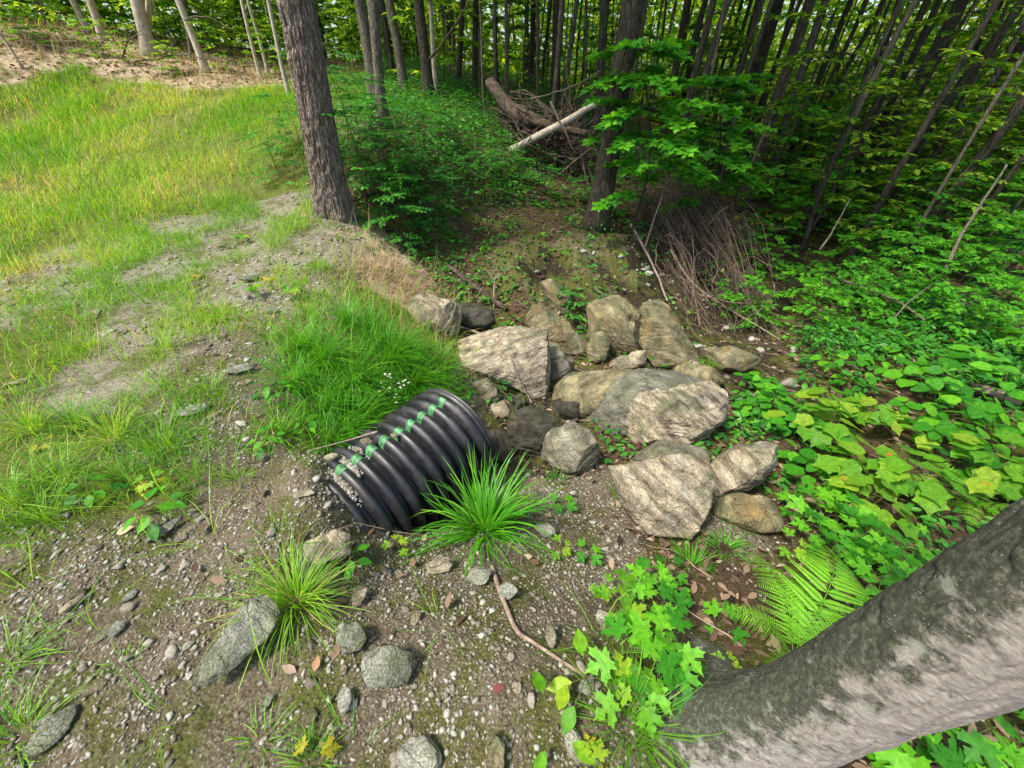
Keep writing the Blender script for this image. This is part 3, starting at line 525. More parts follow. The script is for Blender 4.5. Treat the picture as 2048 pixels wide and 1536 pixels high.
rock([(1082,564),(1104,560),(1132,580),(1145,606),(1125,618),(1089,600)], M['rockyel'], 'small greenish rock with herbs growing at its side, under the ledge', .12, 0, [], 6, 4)
rock([(1193,594),(1229,592),(1265,612),(1286,641),(1287,684),(1265,709),(1222,713),(1184,692),(1177,640)], M['rockyel'], 'rounded boulder with a yellow rusty band and green lower half', .22, 0, [(up, .6), ((-.2, -.9, -.1), .75)], 7)
rock([(1279,609),(1301,600),(1329,612),(1354,641),(1379,680),(1392,709),(1390,731),(1354,740),(1315,738),(1297,709),(1285,673),(1279,637)], M['rockyel'], 'tall green-tinged boulder standing upright, right of the yellow banded boulder', .18, 0, [((.5, -.4, .7), .6), ((-.5, -.8, .3), .7)], 8)
rock([(1190,668),(1211,664),(1220,680),(1218,713),(1193,727),(1175,720),(1181,691)], M['rockyel'], 'small wedge shaped rock between the diagonal and the yellow banded boulders', .09, -.05, [], 9, 4)
rock([(1222,725),(1268,702),(1286,705),(1290,718),(1279,729),(1240,743),(1225,741)], M['rock'], 'small elongated yellowish stone lying in front of the upright green boulder', .06, -.03, [], 10, 4)
rock([(1396,702),(1412,696),(1455,693),(1490,707),(1510,730),(1480,742),(1437,745),(1404,731)], M['rockyel'], 'low mossy brown boulder with a small fern, at the edge of the dark stream', .15, 0, [(up, .6)], 11, 4)
rock([(1351,734),(1372,718),(1408,729),(1432,745),(1440,765),(1390,772),(1350,760)], M['rockyel'], 'low green rock just behind the big pale boulder', .1, 0, [(up, .5)], 12, 4)
rock([(1114,773),(1139,759),(1193,745),(1250,739),(1270,752),(1230,800),(1190,830),(1157,842),(1122,840),(1104,815)], M['rockyel'], 'brown slab sloping into the gap left of the grey split boulder', .14, .04, [(up, .5)], 13)
rock([(1180,800),(1222,763),(1272,741),(1336,736),(1400,741),(1436,768),(1380,830),(1290,885),(1250,890),(1222,888),(1193,880),(1166,845)], M['rocksmooth'], 'large smooth grey boulder partly hidden behind the big pale boulder', .24, .12, [(up, .55), ((-.8, -.5, .1), .7), ((-.2, -.7, .6), .8)], 14, rough=.03, band=.008)
rock([(1265,813),(1301,773),(1354,766),(1408,763),(1437,781),(1440,827),(1412,877),(1365,881),(1319,884),(1279,888),(1265,874),(1261,845)], M['rockpale'], 'big pale layered boulder with purple-grey streaks at the centre of the pile', .24, -.1, [((0, -.85, .5), .55), (up, .7), ((-.7, -.6, .3), .75)], 15, rough=.05, band=.045, nc=5, flat=4)
rock([(1082,884),(1111,852),(1147,842),(1157,859),(1193,881),(1199,910),(1175,947),(1150,938),(1114,922),(1082,910)], M['rockgrey'], 'grey angular boulder with a peaked top, left front of the pile beside the puddle', .15, 0, [(up, .5), ((.6, -.7, .2), .7)], 16)
rock([(1016,832),(1057,812),(1098,828),(1114,857),(1100,890),(1070,915),(1040,917),(1018,872)], M['rockwet'], 'dark wet boulder near the mouth of the culvert', .16, 0, [(up, .6)], 17)
rock([(1104,802),(1127,794),(1157,802),(1167,822),(1151,842),(1116,836)], M['rockwet'], 'small dark rock in the gap above the dark wet boulder', .1, 0, [], 18, 4)
rock([(1014,798),(1040,788),(1053,808),(1044,824),(1020,822)], M['rockwet'], 'small round mossy dark rock touching the foot of the broad boulder', .07, 0, [], 19, 4)
rock([(968,862),(1010,864),(1028,892),(1021,922),(996,930),(972,905)], M['rockwet'], 'rusty layered wet rock right at the pipe mouth', .12, 0, [], 20, 4, band=.04)
rock([(978,807),(1010,800),(1025,819),(1012,837),(985,834)], M['rock'], 'small pale stone between the pipe mouth and the round mossy rock', .07, 0, [], 21, 4)
rock([(1225,942),(1301,917),(1372,906),(1412,916),(1417,949),(1412,995),(1390,1042),(1365,1063),(1336,1076),(1308,1067),(1272,1031),(1250,1006),(1236,978)], M['rockpale'], 'large flat faced slab standing upright at the front of the boulders', .14, -.02, [((0, -.8, .6), .45), ((0, -.75, .66), .55)], 22, rough=.035, flat=6, nc=2, band=.03)
rock([(1268,917),(1293,892),(1336,881),(1390,883),(1414,904),(1400,930),(1301,935)], M['rockgrey'], 'layered grey rock resting behind the top of the upright slab', .12, .12, [(up, .55)], 23, 4, band=.035, basepx=(1340, 990))
rock([(1419,945),(1447,920),(1498,892),(1526,879),(1542,895),(1541,935),(1512,970),(1472,992),(1437,1010),(1417,1000)], M['rock'], 'lichen spotted angular boulder leaning right of the upright slab', .13, 0, [((-.3, -.2, .9), .6), ((.2, -.9, .2), .7)], 24)
rock([(1435,1010),(1480,988),(1526,992),(1553,1020),(1548,1052),(1480,1058),(1440,1045)], M['rockyel'], 'low earthy rock half buried below the lichen spotted boulder', .1, 0, [(up, .5)], 25, 4)
rock([(1095,684),(1116,700),(1135,725),(1145,745),(1124,768),(1104,769),(1094,735)], M['rockgrey'], 'narrow shaded rock leaning against the right side of the broad boulder', .14, .08, [], 26, 4)
# foreground stones
def stone(pts, mat, label, th_, seed, sub=4): return rock(pts, mat, label, th_*.8, 0, [((0, -.3, 1), .35), ((0, -.1, 1), .5)], seed, sub, 'stone', .05, 'stone', 'stones lying on the stony soil', 4, None, .1, .006, .5)
def ell(cx, cy, a, b, rot, nn=9, s=0):
    rg = np.random.default_rng(s); t = np.linspace(0, 2*np.pi, nn, endpoint=False)+.2; r = 1+rg.uniform(-.16, .12, nn); x = a*np.cos(t)*r; y = b*np.sin(t)*r; q = math.radians(rot)
    return [(cx+x_*math.cos(q)-y_*math.sin(q), cy+x_*math.sin(q)+y_*math.cos(q)) for x_, y_ in zip(x, y)]
stone([(416,1328),(420,1290),(452,1240),(498,1202),(548,1202),(556,1255),(528,1292),(474,1328),(438,1342)], M['stone'], 'long grey-green slab beneath the yellow-green grass tuft', .04, 31)
SL = [(705,1280,27,30,-30,'stone','greenish triangular stone right of the yellow-green tuft'),(778,1332,58,34,12,'stone','large smooth oval brown-grey stone half sunk in mud'),(1102,1268,12,24,0,'rock','small white bean shaped stone'),
(1016,1182,20,17,10,'stone','grey stone beside the root, below the lush grass tuft'),(957,1152,26,17,-20,'stone','flat stone under the drooping front of the lush tuft'),(835,1512,48,34,0,'stone','big mossy stone cut by the bottom edge, left of centre'),
(992,1515,18,38,5,'rockyel','upright yellowish stone at the bottom edge of the picture'),(108,1462,42,26,-35,'stone','pale grey slab on the near left soil'),(92,1441,16,13,10,'stone','small square bluish stone touching the pale grey slab'),(190,1376,20,10,15,'rockyel','mustard brown oblong pebble'),
(655,1095,50,32,20,'rock','large earthy rock at the buried end of the culvert'),(1262,1166,22,9,15,'rockyel','narrow brown stone among the maple seedlings'),(1150,1490,20,34,-30,'stone','long grey stone at the bottom, left of the seedling with yellow leaves'),(327,1059,34,11,-33,'stone','thin pale green flake lying on the soil behind the bare patch'),
(363,1074,11,10,0,'rock','small pale cube shaped stone next to the green flake'),(383,820,34,15,-5,'stone','smooth grey stone among grass left of the culvert'),(428,830,10,6,0,'rock','tiny pale stone touching the smooth grey stone in the grass'),(478,737,32,13,3,'stone','flat wedge stone under the grass on the bank'),(490,765,13,8,0,'rock','small round tan stone below the flat wedge stone'),
(42,762,26,9,-8,'rock','pale flat stone on gravel at the left edge'),(497,555,24,11,-20,'stone','pale blue stone on the gravel patch'),(540,620,18,12,20,'stone','bluish stone in sparse grass below the gravel patch'),(832,1237,9,15,25,'rock','oval pale stone on the mossy soil'),
(545,1235,15,8,-60,'stone','short grey flake by the bare soil'),(262,1190,16,9,-25,'stone','small bluish oval stone on the bare soil'),(153,1187,17,8,-10,'rock','pale lens shaped stone on the far left soil'),(145,1205,22,9,-35,'rock','tan flat stone just below the lens shaped stone'),(210,1265,22,12,-25,'rock','beige rough stone on the left soil'),
(232,1258,14,16,30,'stone','grey green flake in the middle of the left soil'),(353,1270,10,6,15,'rock','bright little flake near the left soil centre'),(378,1290,10,9,0,'stone','round grey pebble near the bright flake'),(535,1405,8,17,35,'stone','pale green upright flake below the tuft'),(688,1340,7,9,0,'rock','small bright pebble left of the oval stone'),
(690,1400,14,22,0,'stone','brownish stone in the mud under the oval stone'),(720,1195,16,20,10,'rock','whitish crumbly stone on the pebbly hump'),(880,1130,30,16,0,'rock','tan stone on the soil left of the lush tuft base'),(1035,1375,10,9,0,'rock','ochre flat chip near the red leaf'),(1170,1375,14,11,30,'stone','grey pebble under the seedlings at the bottom'),
(620,1432,14,13,0,'rockyel','round brown pebble beside the muddy hollow'),(1210,1240,22,13,40,'stone','flat grey stone half under the lime green seedling'),(1090,1060,22,14,10,'stone','dull stone on the slope right of the lush tuft'),(610,985,20,11,0,'rock','pale clod on top of the buried pipe end'),(500,1010,16,9,-10,'rock','tan pebble on the soil left of the culvert'),(1275,1210,20,13,20,'stone','dusty stone behind the maple seedlings'),(820,870,26,17,20,'rock','x')]
for i, (cx, cy, a_, b_, ro, mt, lb) in enumerate(SL[:-1]):
    g0 = G(cx, cy); S = float((g0-CP)@cF)/FPX; stone(ell(cx, cy, a_, b_, ro, s=i), M[mt], lb, .45*min(a_, b_)*S, 40+i, 4)
# two pebbles on the pipe crown
def ray_pipe(px, py, R_=PR):
    d = ray(px, py); m_ = d-PA*(d@PA); n_ = (CP-PO)-PA*((CP-PO)@PA); A_ = m_@m_; B_ = 2*m_@n_; c_ = n_@n_-R_**2; D_ = B_*B_-4*A_*c_
    return CP+d*((-B_-math.sqrt(max(D_, 0)))/2/A_)
for (px, py, s_, lb) in ((789, 872, .02, 'tiny pale stone perched between green marks on the pipe'), (733, 884, .03, 'yellowish stone lying on the pipe crown next to the twig'), (664, 915, .035, 'reddish grey clod on the far left of the pipe')):
    V, Fc = ICO[2]; q = ray_pipe(px, py); W = V*[1.3, .8, .6]*s_*(1+.3*noise(V*1.3+px, 1, 5))[:, None]; ob = build('stone', W, Fc, M['rock'], smooth=True); ob.location = tuple(q+PU*.004); tag(ob, lb, 'stone', 'stones lying on the pipe')
for q, cx in ((0, 0),): pass
# pebbles (stuff)
def pebbles(n, xr, yr, dens, smin, smax, bag, V, Fc, cfun=None):
    x = rng.uniform(*xr, n); y = rng.uniform(*yr, n); k = rng.random(n) < dens(x, y); x, y = x[k], y[k]; m_ = len(x)
    s = smin*(smax/smin)**(rng.random(m_)**2.2); z = zat(x, y)
    sh = np.stack([rng.uniform(.8, 1.5, m_), rng.uniform(.6, 1, m_), rng.uniform(.35, .7, m_)], -1)*s[:, None]
    az = rng.uniform(0, 2*np.pi, m_); ca, sa = np.cos(az), np.sin(az)
    W = V[None]*(1+.22*rng.normal(size=(m_, len(V), 1)))*sh[:, None]
    X = W[..., 0]*ca[:, None]-W[..., 1]*sa[:, None]; Y = W[..., 0]*sa[:, None]+W[..., 1]*ca[:, None]
    P = np.stack([X+x[:, None], Y+y[:, None], W[..., 2]+(z+s*.12)[:, None]+W[..., 0]*rng.normal(0, .15, m_)[:, None]], -1)
    F = (Fc[None]+(np.arange(m_)*len(V))[:, None, None]).reshape(-1, 3)
    c = np.clip(rng.beta(1.5, 2.3, m_), 0, 1); bag.add(P, F, np.repeat(c, len(V)))
bg_ = Bag(); clump = lambda x, y: np.clip(.55+.9*noise(np.stack([x, y], -1), 3.2, 77, 2), .08, 1)
dg = lambda x, y: (biome('g', x, y)+.35*biome('r', x, y)+.3*biome('d', x, y))*clump(x, y)
pebbles(90000, (-2.6, 2.2), (-.35, 3.4), dg, .003, .012, bg_, *ICO[1])
pebbles(2300, (-2.6, 2.2), (-.35, 3.6), dg, .009, .026, bg_, *ICO[2])
pebbles(9000, (-6, 1), (2.5, 7), lambda x, y: biome('r', x, y)+.4*biome('b', x, y), .008, .03, bg_, *ICO[1])
pebbles(420, (.3, 4), (2, 8), lambda x, y: .9*biome('d', x, y), .02, .08, bg_, *ICO[2])
# gravel spilled in the corrugations of the buried end
nn_ = 1300; kk = rng.choice([-.5, .5, 1.5, -1.5], nn_, p=[.4, .28, .05, .27]); tt_ = -.25+.95*rng.beta(1.2, 2.2, nn_)*np.where(kk > 0, .6, 1)-np.where(kk > 1, .12, 0)
q_ = PO+PA*(PP*(kk+rng.normal(0, .13, nn_)-8))[:, None]+(PR-.034)*(np.cos(tt_)[:, None]*PU+np.sin(tt_)[:, None]*PS)
sz_ = .003+.014*rng.random(nn_)**3; W = ICO[1][0][None]*(1+.2*rng.normal(size=(nn_, 12, 1)))*sz_[:, None, None]+q_[:, None]
bg_.add(W, (ICO[1][1][None]+(np.arange(nn_)*12)[:, None, None]).reshape(-1, 3), np.repeat(rng.uniform(.1, .8, nn_), 12))
stuff(bg_.obj('gravel', M['pebble'], smooth=False), 'small mixed pebbles strewn over the stony soil', 'gravel')

# ================================================================== DEAD LEAVES AND TWIGS ON THE GROUND
bl = Bag(); n_ = 52000; rr = .6+13*rng.random(n_)**.75; aa = rng.uniform(-1.1, 1.75, n_); x = rr*np.sin(aa); y = rr*np.cos(aa)
xb = rng.uniform(-20, -2, 30000); yb = rng.uniform(11, 20, 30000); x = np.r_[x, xb]; y = np.r_[y, yb]; n_ = len(x)
k = rng.random(n_) < (biome('l', x, y)+.35*biome('v', x, y)+.35*biome('d', x, y)+.6*biome('s', x, y)*(y > 4)+.1*biome('s', x, y)+.05*biome('g', x, y)+.5*biome('b', x, y)*(y > 9)); x, y = x[k], y[k]; n_ = len(x)
upv = nrm(np.array([0, 0, 1.])+.55*rng.normal(size=(n_, 3))); upv[:, 2] = np.abs(upv[:, 2])
scat(*L_OV2, np.stack([x, y, zat(x, y)+rng.uniform(.004, .03, n_)], -1), rsph(n_)*[1, 1, .3], upv, rng.uniform(.03, .085, n_)*(1+.5*(y > 10)), bl)
for q9 in range(700):
    u9 = random.random(); p9 = G(1290, 400, .3)*(1-u9)+G(1460, 620, .08)*u9+rng.normal(size=3)*[.3, .25, .12]
    scat(*L_OV2, p9[None], rsph(1), rsph(1)+[0, 0, .8], random.uniform(.04, .08), bl)
stuff(bl.obj('leaf_litter', M['litter']), 'brown fallen leaves covering the forest floor and ravine banks', 'leaf litter')
bt = Bag()
for i in range(420):
    r0 = .8+9*random.random()**.8; a0 = random.uniform(-.5, 1.4); x0, y0 = r0*math.sin(a0), r0*math.cos(a0)
    if float(biome('l', x0, y0)+biome('d', x0, y0)+.4*biome('v', x0, y0)+.12*biome('g', x0, y0)) < random.random(): continue
    L0 = random.uniform(.1, .6); az = random.uniform(0, 6.28); s = np.linspace(0, 1, 6); p = np.stack([x0+L0*s*math.cos(az), y0+L0*s*math.sin(az), 0*s], -1); p[:, :2] += .06*L0*np.cumsum(rng.normal(size=(6, 2)), 0)
    p[:, 2] = zat(p[:, 0], p[:, 1])+.01+.02*np.sin(s*3); tube(p, np.linspace(.005, .002, 6)*random.uniform(.6, 1.5), 5, bt)
stuff(bt.obj('fallen_twigs', M['twig']), 'thin dead twigs scattered over the leaf litter', 'twigs')

# ================================================================== GRASS
bm_ = Bag()
def sow(n, xr, yr, dens, Lr, wr_, bag, col0=0., col1=1., el=(.9, 1.5), cv=(.3, 1.5), seg=4, ws=1):
    x = rng.uniform(*xr, n); y = rng.uniform(*yr, n); k = rng.random(n) < dens(x, y); x, y = x[k], y[k]; m_ = len(x)
    d = np.hypot(x, y); L = rng.uniform(*Lr, m_); cl = noise(np.stack([x, y], -1), .8, 41, 2)
    c = np.clip(col0+(col1-col0)*(.5+.55*cl+.3*rng.normal(size=m_)), 0, 1)
    blades(np.stack([x, y, zat(x, y)-.01], -1), L, rng.uniform(0, 2*np.pi, m_), rng.uniform(*el, m_), rng.uniform(*cv, m_), rng.uniform(*wr_, m_)*(1+d*.12*ws), bag, seg, c)
den = lambda x, y: (biome('b', x, y) < .35)*biome('m', x, y)*np.clip(.6+1.0*noise(np.stack([x, y], -1), 1.1, 51, 2), .12, 1)
sow(150000, (-14, 0), (3.5, 16), lambda x, y: den(x, y), (.08, .3), (.0025, .0042), bm_, .0, .95, el=(.7, 1.5), seg=3)
sow(26000, (-6.5, 1.2), (.3, 6), lambda x, y: den(x, y)*.8, (.12, .34), (.0025, .0045), bm_, 0, .95)
sow(2500, (-20, -3), (11, 20), lambda x, y: biome('b', x, y)*np.clip(noise(np.stack([x, y], -1), .7, 55, 2)*3, 0, 1), (.15, .5), (.004, .008), bm_, 0, .8, seg=3)
sow(13000, (-22, -8), (5, 16), lambda x, y: den(x, y), (.2, .45), (.004, .006), bm_, .1, .95, seg=3)
sow(120000, (-6.5, .2), (1.2, 6.5), lambda x, y: biome('r', x, y)*np.clip(noise(np.stack([x, y], -1), 2.1, 52, 2)*3+.25, .08, 1), (.04, .22), (.0015, .003), bm_, .15, 1)
sow(16000, (-3, -.5), (.7, 3.2), lambda x, y: biome('g', x, y)*(x < -.6-.25*(2-y))*np.clip(noise(np.stack([x, y], -1), 2.3, 53, 2)*3, 0, 1), (.05, .22), (.0018, .003), bm_, 0, .9)
stuff(bm_.obj('meadow_grass', M['meadow']), 'yellow-green grass covering the clearing and road edge', 'grass')
bs = Bag()
sow(9000, (-14, -.5), (2, 15), lambda x, y: (biome('m', x, y)+.3*biome('r', x, y)+1.5*biome('b', x, y))*(noise(np.stack([x, y], -1), .9, 61, 2) > .0), (.25, .55), (.0015, .0025), bs, 0, 1, (.6, 1.4), (.1, .7), 4)
sow(5000, (-20, -3), (11, 20), lambda x, y: biome('b', x, y), (.2, .55), (.003, .006), bs, 0, 1, (.1, 1.3), (.2, 1.2))
sow(9000, (-2.2, -.3), (2.6, 5), lambda x, y: biome('b', x, y)**.5, (.1, .3), (.0015, .003), bs, 0, 1, (.1, .9), (.2, 1.2))
stuff(bs.obj('dry_grass', M['straw']), 'straw coloured dry grass stalks in the clearing', 'grass')
def tuft(px, py, n, Lr, mat, label, spread=.05, wid=(.004, .007), el=(.35, 1.5), cv=(.4, 1.7), lean=None, cr=(0, 1), seg=5, base=None, flat=1.0):
    b0 = G(px, py) if base is None else base; bag = Bag(); az = rng.uniform(0, 2*np.pi, n)
    if lean is not None: az = np.where(rng.random(n) < lean[1], lean[0]+rng.normal(0, .7, n), az)
    r = spread*rng.random(n)**.5; off = np.stack([np.cos(az)*r, np.sin(az)*r, 0*r], -1); w = off+b0; off[:, 2] = zat(w[:, 0], w[:, 1])-b0[2]-.01
    off[:, 2] = np.clip(off[:, 2], -.1, .1)
    L = rng.uniform(*Lr, n); blades(off, L, az+rng.normal(0, .25, n), rng.uniform(*el, n)*flat, rng.uniform(*cv, n), rng.uniform(*wid, n), bag, seg, np.clip(cr[0]+(cr[1]-cr[0])*rng.random(n), 0, 1))
    o = bag.obj('grass_tuft', mat); o.location = tuple(b0); tag(o, label, 'grass tuft', 'grass tufts on the bank'); return o
tuft(968, 1065, 290, (.2, .6), M['lush'], 'lush bright green sedge tuft in front of the culvert', .06, (.0065, .011), (.5, 1.5), (.3, 2.3), lean=(.9, .4), seg=7)
tuft(592, 1205, 360, (.1, .36), M['grass'], 'yellow-green fine grass tuft spreading over the long grey slab', .05, (.0025, .004), (.35, 1.5), (.4, 2.0), cr=(.2, .95), seg=6)
tuft(1255, 1450, 130, (.14, .36), M['grass'], 'thin pale grass tuft with long stalks beside the beech root', .05, (.002, .0035), cr=(.1, .8))
TL = [(300,1010,12,.5,'meadow','few long thin stalks arching over the left soil'),(150,1250,10,.45,'meadow','long pale stalks crossing the left stones'),(700,1500,12,.4,'grass','long thin stalks at the bottom near the muddy hollow'),(560,1090,14,.4,'grass','thin stalks standing before the buried pipe end'),(420,1080,12,.42,'meadow','scattered wiry stalks behind the long slab'),(1210,1300,14,.4,'grass','long pale stalks rising through the maple seedlings'),(60,1180,16,.5,'meadow','long stalks leaning in from the left edge'),(480,1200,10,.34,'grass','loose stalks left of the yellow-green tuft'),(880,1250,8,.3,'grass','two or three thin stalks on the mossy soil'),(330,1440,10,.3,'grass','faint stalks among pebbles near the bottom left'),(690,850,170,.34,'lush','grass tuft flopping over the far side of the culvert'),(745,812,170,.34,'lush','tuft lapping over the culvert crown by the aster'),(650,875,120,.28,'lush','tuft at the shoulder of the buried pipe end'),(800,795,130,.3,'lush','tuft hanging behind the outer pipe ribs'),(740,680,230,.42,'lush','drooping tuft just below the dry bank edge'),(800,700,220,.42,'lush','drooping tuft nearest the tan boulder'),(860,740,200,.4,'lush','long tuft drooping onto the broad boulder'),(690,640,200,.36,'lush','green tuft high on the bank left of the tan boulder'),(600,690,200,.34,'lush','upright tuft at the left of the drooping bank grass'),(150,850,150,.32,'grass','tuft in the left grass above the arching tuft'),(60,860,150,.34,'meadow','tall pale tuft at the left edge above the soil'),(260,960,110,.28,'grass','tuft at the rim of the bare left soil'),(90,1040,110,.3,'grass','tuft hanging over the dry curled leaf'),(225,880,150,.34,'meadow','arching grass tuft left of the smooth grey stone'),(120,960,160,.34,'grass','dense grass tuft at the left edge above the bare soil'),(20,1010,150,.4,'grass','tall grass tuft cut by the left edge'),(330,900,120,.3,'grass','grass tuft with seed stalks between the soil and the grey stone'),
(640,720,240,.4,'lush','green grass tuft at the top of the drooping bank grass'),(700,760,260,.42,'lush','thick drooping tuft right above the culvert'),(770,720,240,.4,'lush','drooping tuft that reaches toward the tan boulder'),(820,760,220,.4,'lush','tuft hanging toward the broad boulder'),(640,810,200,.36,'lush','tuft left of the culvert crown'),(580,760,180,.34,'lush','tuft on the left side of the bank grass'),
(720,830,150,.3,'lush','short tuft touching the culvert crown'),(870,790,120,.3,'lush','small tuft between the culvert and the broad boulder'),(620,640,160,.3,'grass','pale tuft above the bank grass'),(640,540,190,.28,'grass','yellowish tuft by the dry bank edge'),(700,660,150,.28,'grass','thin tuft under the dry bank edge'),(540,680,130,.26,'grass','loose tuft near the bluish stone'),
(560,870,110,.26,'grass','tuft on the soil left of the buried pipe end'),(440,640,120,.24,'meadow','low tuft on the gravel'),(330,700,120,.26,'meadow','tuft in the middle of the left gravel'),(180,700,110,.24,'meadow','tuft at the edge of the far left gravel'),(420,780,110,.24,'grass','tuft just above the smooth grey stone'),
(480,960,60,.14,'grass','small rosette of yellow blades on the soil'),(250,1325,24,.08,'bright','little lime green rosette on the bare soil'),(1142,905,50,.2,'lush','wispy tuft growing against the grey angular boulder'),(1450,1100,90,.2,'lush','dark wiry tuft under the lichen spotted boulder'),(1385,1130,90,.2,'lush','dark tuft at the foot of the upright slab'),(1250,1000,50,.25,'lush','wispy tuft at the left edge of the upright slab'),
(20,1330,90,.26,'grass','grass tuft at the left edge beside the bare soil'),(40,1480,110,.24,'grass','grass tuft in the bottom left corner'),(620,1530,90,.13,'grass','tuft at the bottom edge with a yellow leaf'),(1330,1500,70,.16,'grass','short tuft at the base of the beech root'),(1320,1440,60,.2,'grass','slender tuft leaning on the beech root'),(1110,960,60,.16,'lush','small tuft on the slope above the seedlings'),(1480,1050,70,.18,'lush','green tuft on the low earthy rock'),(520,1480,30,.14,'grass','sparse tuft at the bottom among pebbles')]
for (px, py, n_, L0, mt, lb) in TL:
    ln = (-.6, .55) if mt == 'lush' and px < 900 else None
    if mt == 'lush' and 560 < px < 900 and py > 600: L0 *= 1.25; n_ = int(n_*1.25)
    tuft(px, py, int(n_*1.1), (L0*.35, L0), M[mt], lb, .03+.13*L0*(1 if px > 560 and px < 900 and mt == 'lush' else .7), (.003, .0062) if mt == 'lush' else (.0022, .004), lean=ln, cr=(.0, .8) if mt != 'meadow' else (.1, .85))
# small moss cushions / low herbs as stuff
bh = Bag(); n_ = 60000; rr = 2.2+16*rng.random(n_)**.8; aa = rng.uniform(-.5, 1.4, n_); x = rr*np.sin(aa); y = rr*np.cos(aa)
k = rng.random(n_) < np.clip(biome('v', x, y)*1.6+biome('l', x, y)*(.9*(x > 1.6)*(y > 2.6)*(noise(np.stack([x, y], -1), .9, 71, 2) > -.15)+.25*(noise(np.stack([x, y], -1), .9, 71, 2) > .1))*(1-np.clip(biome('d', x, y)*2, 0, 1))+.15*biome('s', x, y), 0, 1); x, y = x[k], y[k]; n_ = len(x)
for rep in range(3):
    az = rng.uniform(0, 2*np.pi, n_); h = rng.uniform(.02, .3, n_)*np.clip(.3+biome('v', x, y)+.8*(x > 1.6)*(y > 3), 0, 1.2)
    scat(*L_OV2, np.stack([x, y, zat(x, y)+h], -1)+.05*rng.normal(size=(n_, 3))*[1, 1, .2], np.stack([np.cos(az), np.sin(az), rng.uniform(-.4, .3, n_)], -1), np.array([0, 0, 1.])+.35*rng.normal(size=(n_, 3)), rng.uniform(.045, .11, n_), bh)
stuff(bh.obj('ground_cover', M['ash']), 'low green herbs covering the slope behind the ledge', 'ground cover')
bmo = Bag()
sow2 = lambda n, xr, yr, dens: sow(n, xr, yr, dens, (.006, .02), (.002, .004), bmo, 0, 1, (.6, 1.5), (0, .6), 2, .3)
mosd = lambda x, y: np.clip(biome('s', x, y)*1.2+.5*biome('g', x, y)*(noise(np.stack([x, y], -1), 2.6, 81, 2) > .08), 0, 1)
sow2(110000, (-1.8, 2), (-.2, 2.6), mosd); sow2(50000, (-.5, 3.2), (4, 7.2), mosd)
stuff(bmo.obj('moss', leafmat('moss_tip', [(0, (.04, .06, .006)), (.6, (.1, .13, .012)), (1, (.2, .2, .03))], .2, .9, .1)), 'moss growing on the soil and along the ledge', 'moss')

# ================================================================== TREES
def crown_mesh(seed, R_, z0, z1, n, ls):
    rg = np.random.default_rng(seed); bag = Bag(); cl = rg.normal(size=(26, 3))*[R_*.45, R_*.45, (z1-z0)*.25]+[0, 0, (z0+z1)/2]
    ci = rg.integers(0, 26, n); P = cl[ci]+rg.normal(size=(n, 3))*[R_*.16, R_*.16, (z1-z0)*.05]
    global rng; scat(*L_DIA, P, rsph(n)*[1, 1, .4], np.array([0, 0, 1.])+.5*rng.normal(size=(n, 3)), rg.uniform(.6, 1.2, n)*ls, bag)
    return bag.obj('crown', M['far'], mesh_only=True)
CROWN = [crown_mesh(i, 2.6, 6.5, 13, 2000, .3) for i in range(3)]
def tree(base, top, r0, mat, label, H=11, crown=True, name='tree', m_=14, flare=1.5, bend=.05, tall=True, group='forest trees', seed=0, auto=False, rough=.1):
    base = np.asarray(base, float); ax = nrm(np.asarray(top)-base); t = np.linspace(0, 1, 26)**1.3*H
    P = ax[None]*t[:, None]; P[:, 0] += bend*noise(np.stack([t*.4, t*0+seed], -1), 1, seed, 2)*np.clip(t, 0, 1); P[:, 1] += bend*noise(np.stack([t*.4, t*0+seed+9], -1), 1, seed, 2)*np.clip(t, 0, 1)
    P[0] -= ax*.15; R_ = r0*(1-.55*t/H)*(1+(flare-1)*np.exp(-t/(2.2*r0+.05)))
    e = empty(name, base); bag = Bag(); tube(P, R_, m_, bag, None, rough, seed); bag.obj('trunk', mat, e, True)
    if crown:
        c = bpy.data.objects.new('crown', CROWN[seed % 3]); C.objects.link(c); c.parent = e; q = P[12]; c.location = (P[18][0], P[18][1], H-11); c.rotation_euler = (0, 0, seed*1.7)
    pt = proj(base)[:2]; tag(e, label, 'tree', group, pt, auto); return e
def tpx(bx, by, tx, ty, w_, mat, label, dist=None, **kw):
    b = G(bx, by) if dist is None else at(bx, by, dist)
    if dist is not None: b = onground(b[0], b[1])
    tp = at(tx, ty, b[1]); mid = (b+tp)/2; zc = float(proj(mid)[2]); r0 = w_/2*zc/FPX; return tree(b, tp, r0, mat, label, **kw)
# the big oak with a finely modelled bark surface
ob_ = G(668, 425); otp = at(592, 0, ob_[1]); ax = nrm(otp-ob_); zc_ = float(proj((ob_+otp)/2)[2]); r0 = 31*zc_/FPX
t = np.r_[np.linspace(-.2, 3.2, 330), np.linspace(3.3, 12, 20)]; thh = np.linspace(0, 2*np.pi, 200, endpoint=False)
A_ = nrm(np.cross(ax, [0, 1, 0])); B_ = np.cross(ax, A_); R_ = r0*(1-.05*np.clip(t, 0, 12))*(1+.42*np.exp(-np.clip(t, 0, 9)/.3))
TT_, HH_ = np.meshgrid(t, thh, indexing='ij'); rr_ = R_[:, None]*(1+.10*np.exp(-np.clip(TT_, 0, 9)/.35)*np.cos(HH_*5+1))
crd = np.stack([np.cos(HH_)*r0*30, np.sin(HH_)*r0*30, TT_*5.5+.6*noise(np.stack([np.cos(HH_)*3, np.sin(HH_)*3, TT_*2], -1), 1, 3, 2)], -1)
rr_ = rr_+.022*(1-np.abs(noise(crd, 1, 91, 2))*2.2)+.006*noise(crd*3, 1, 92, 2)
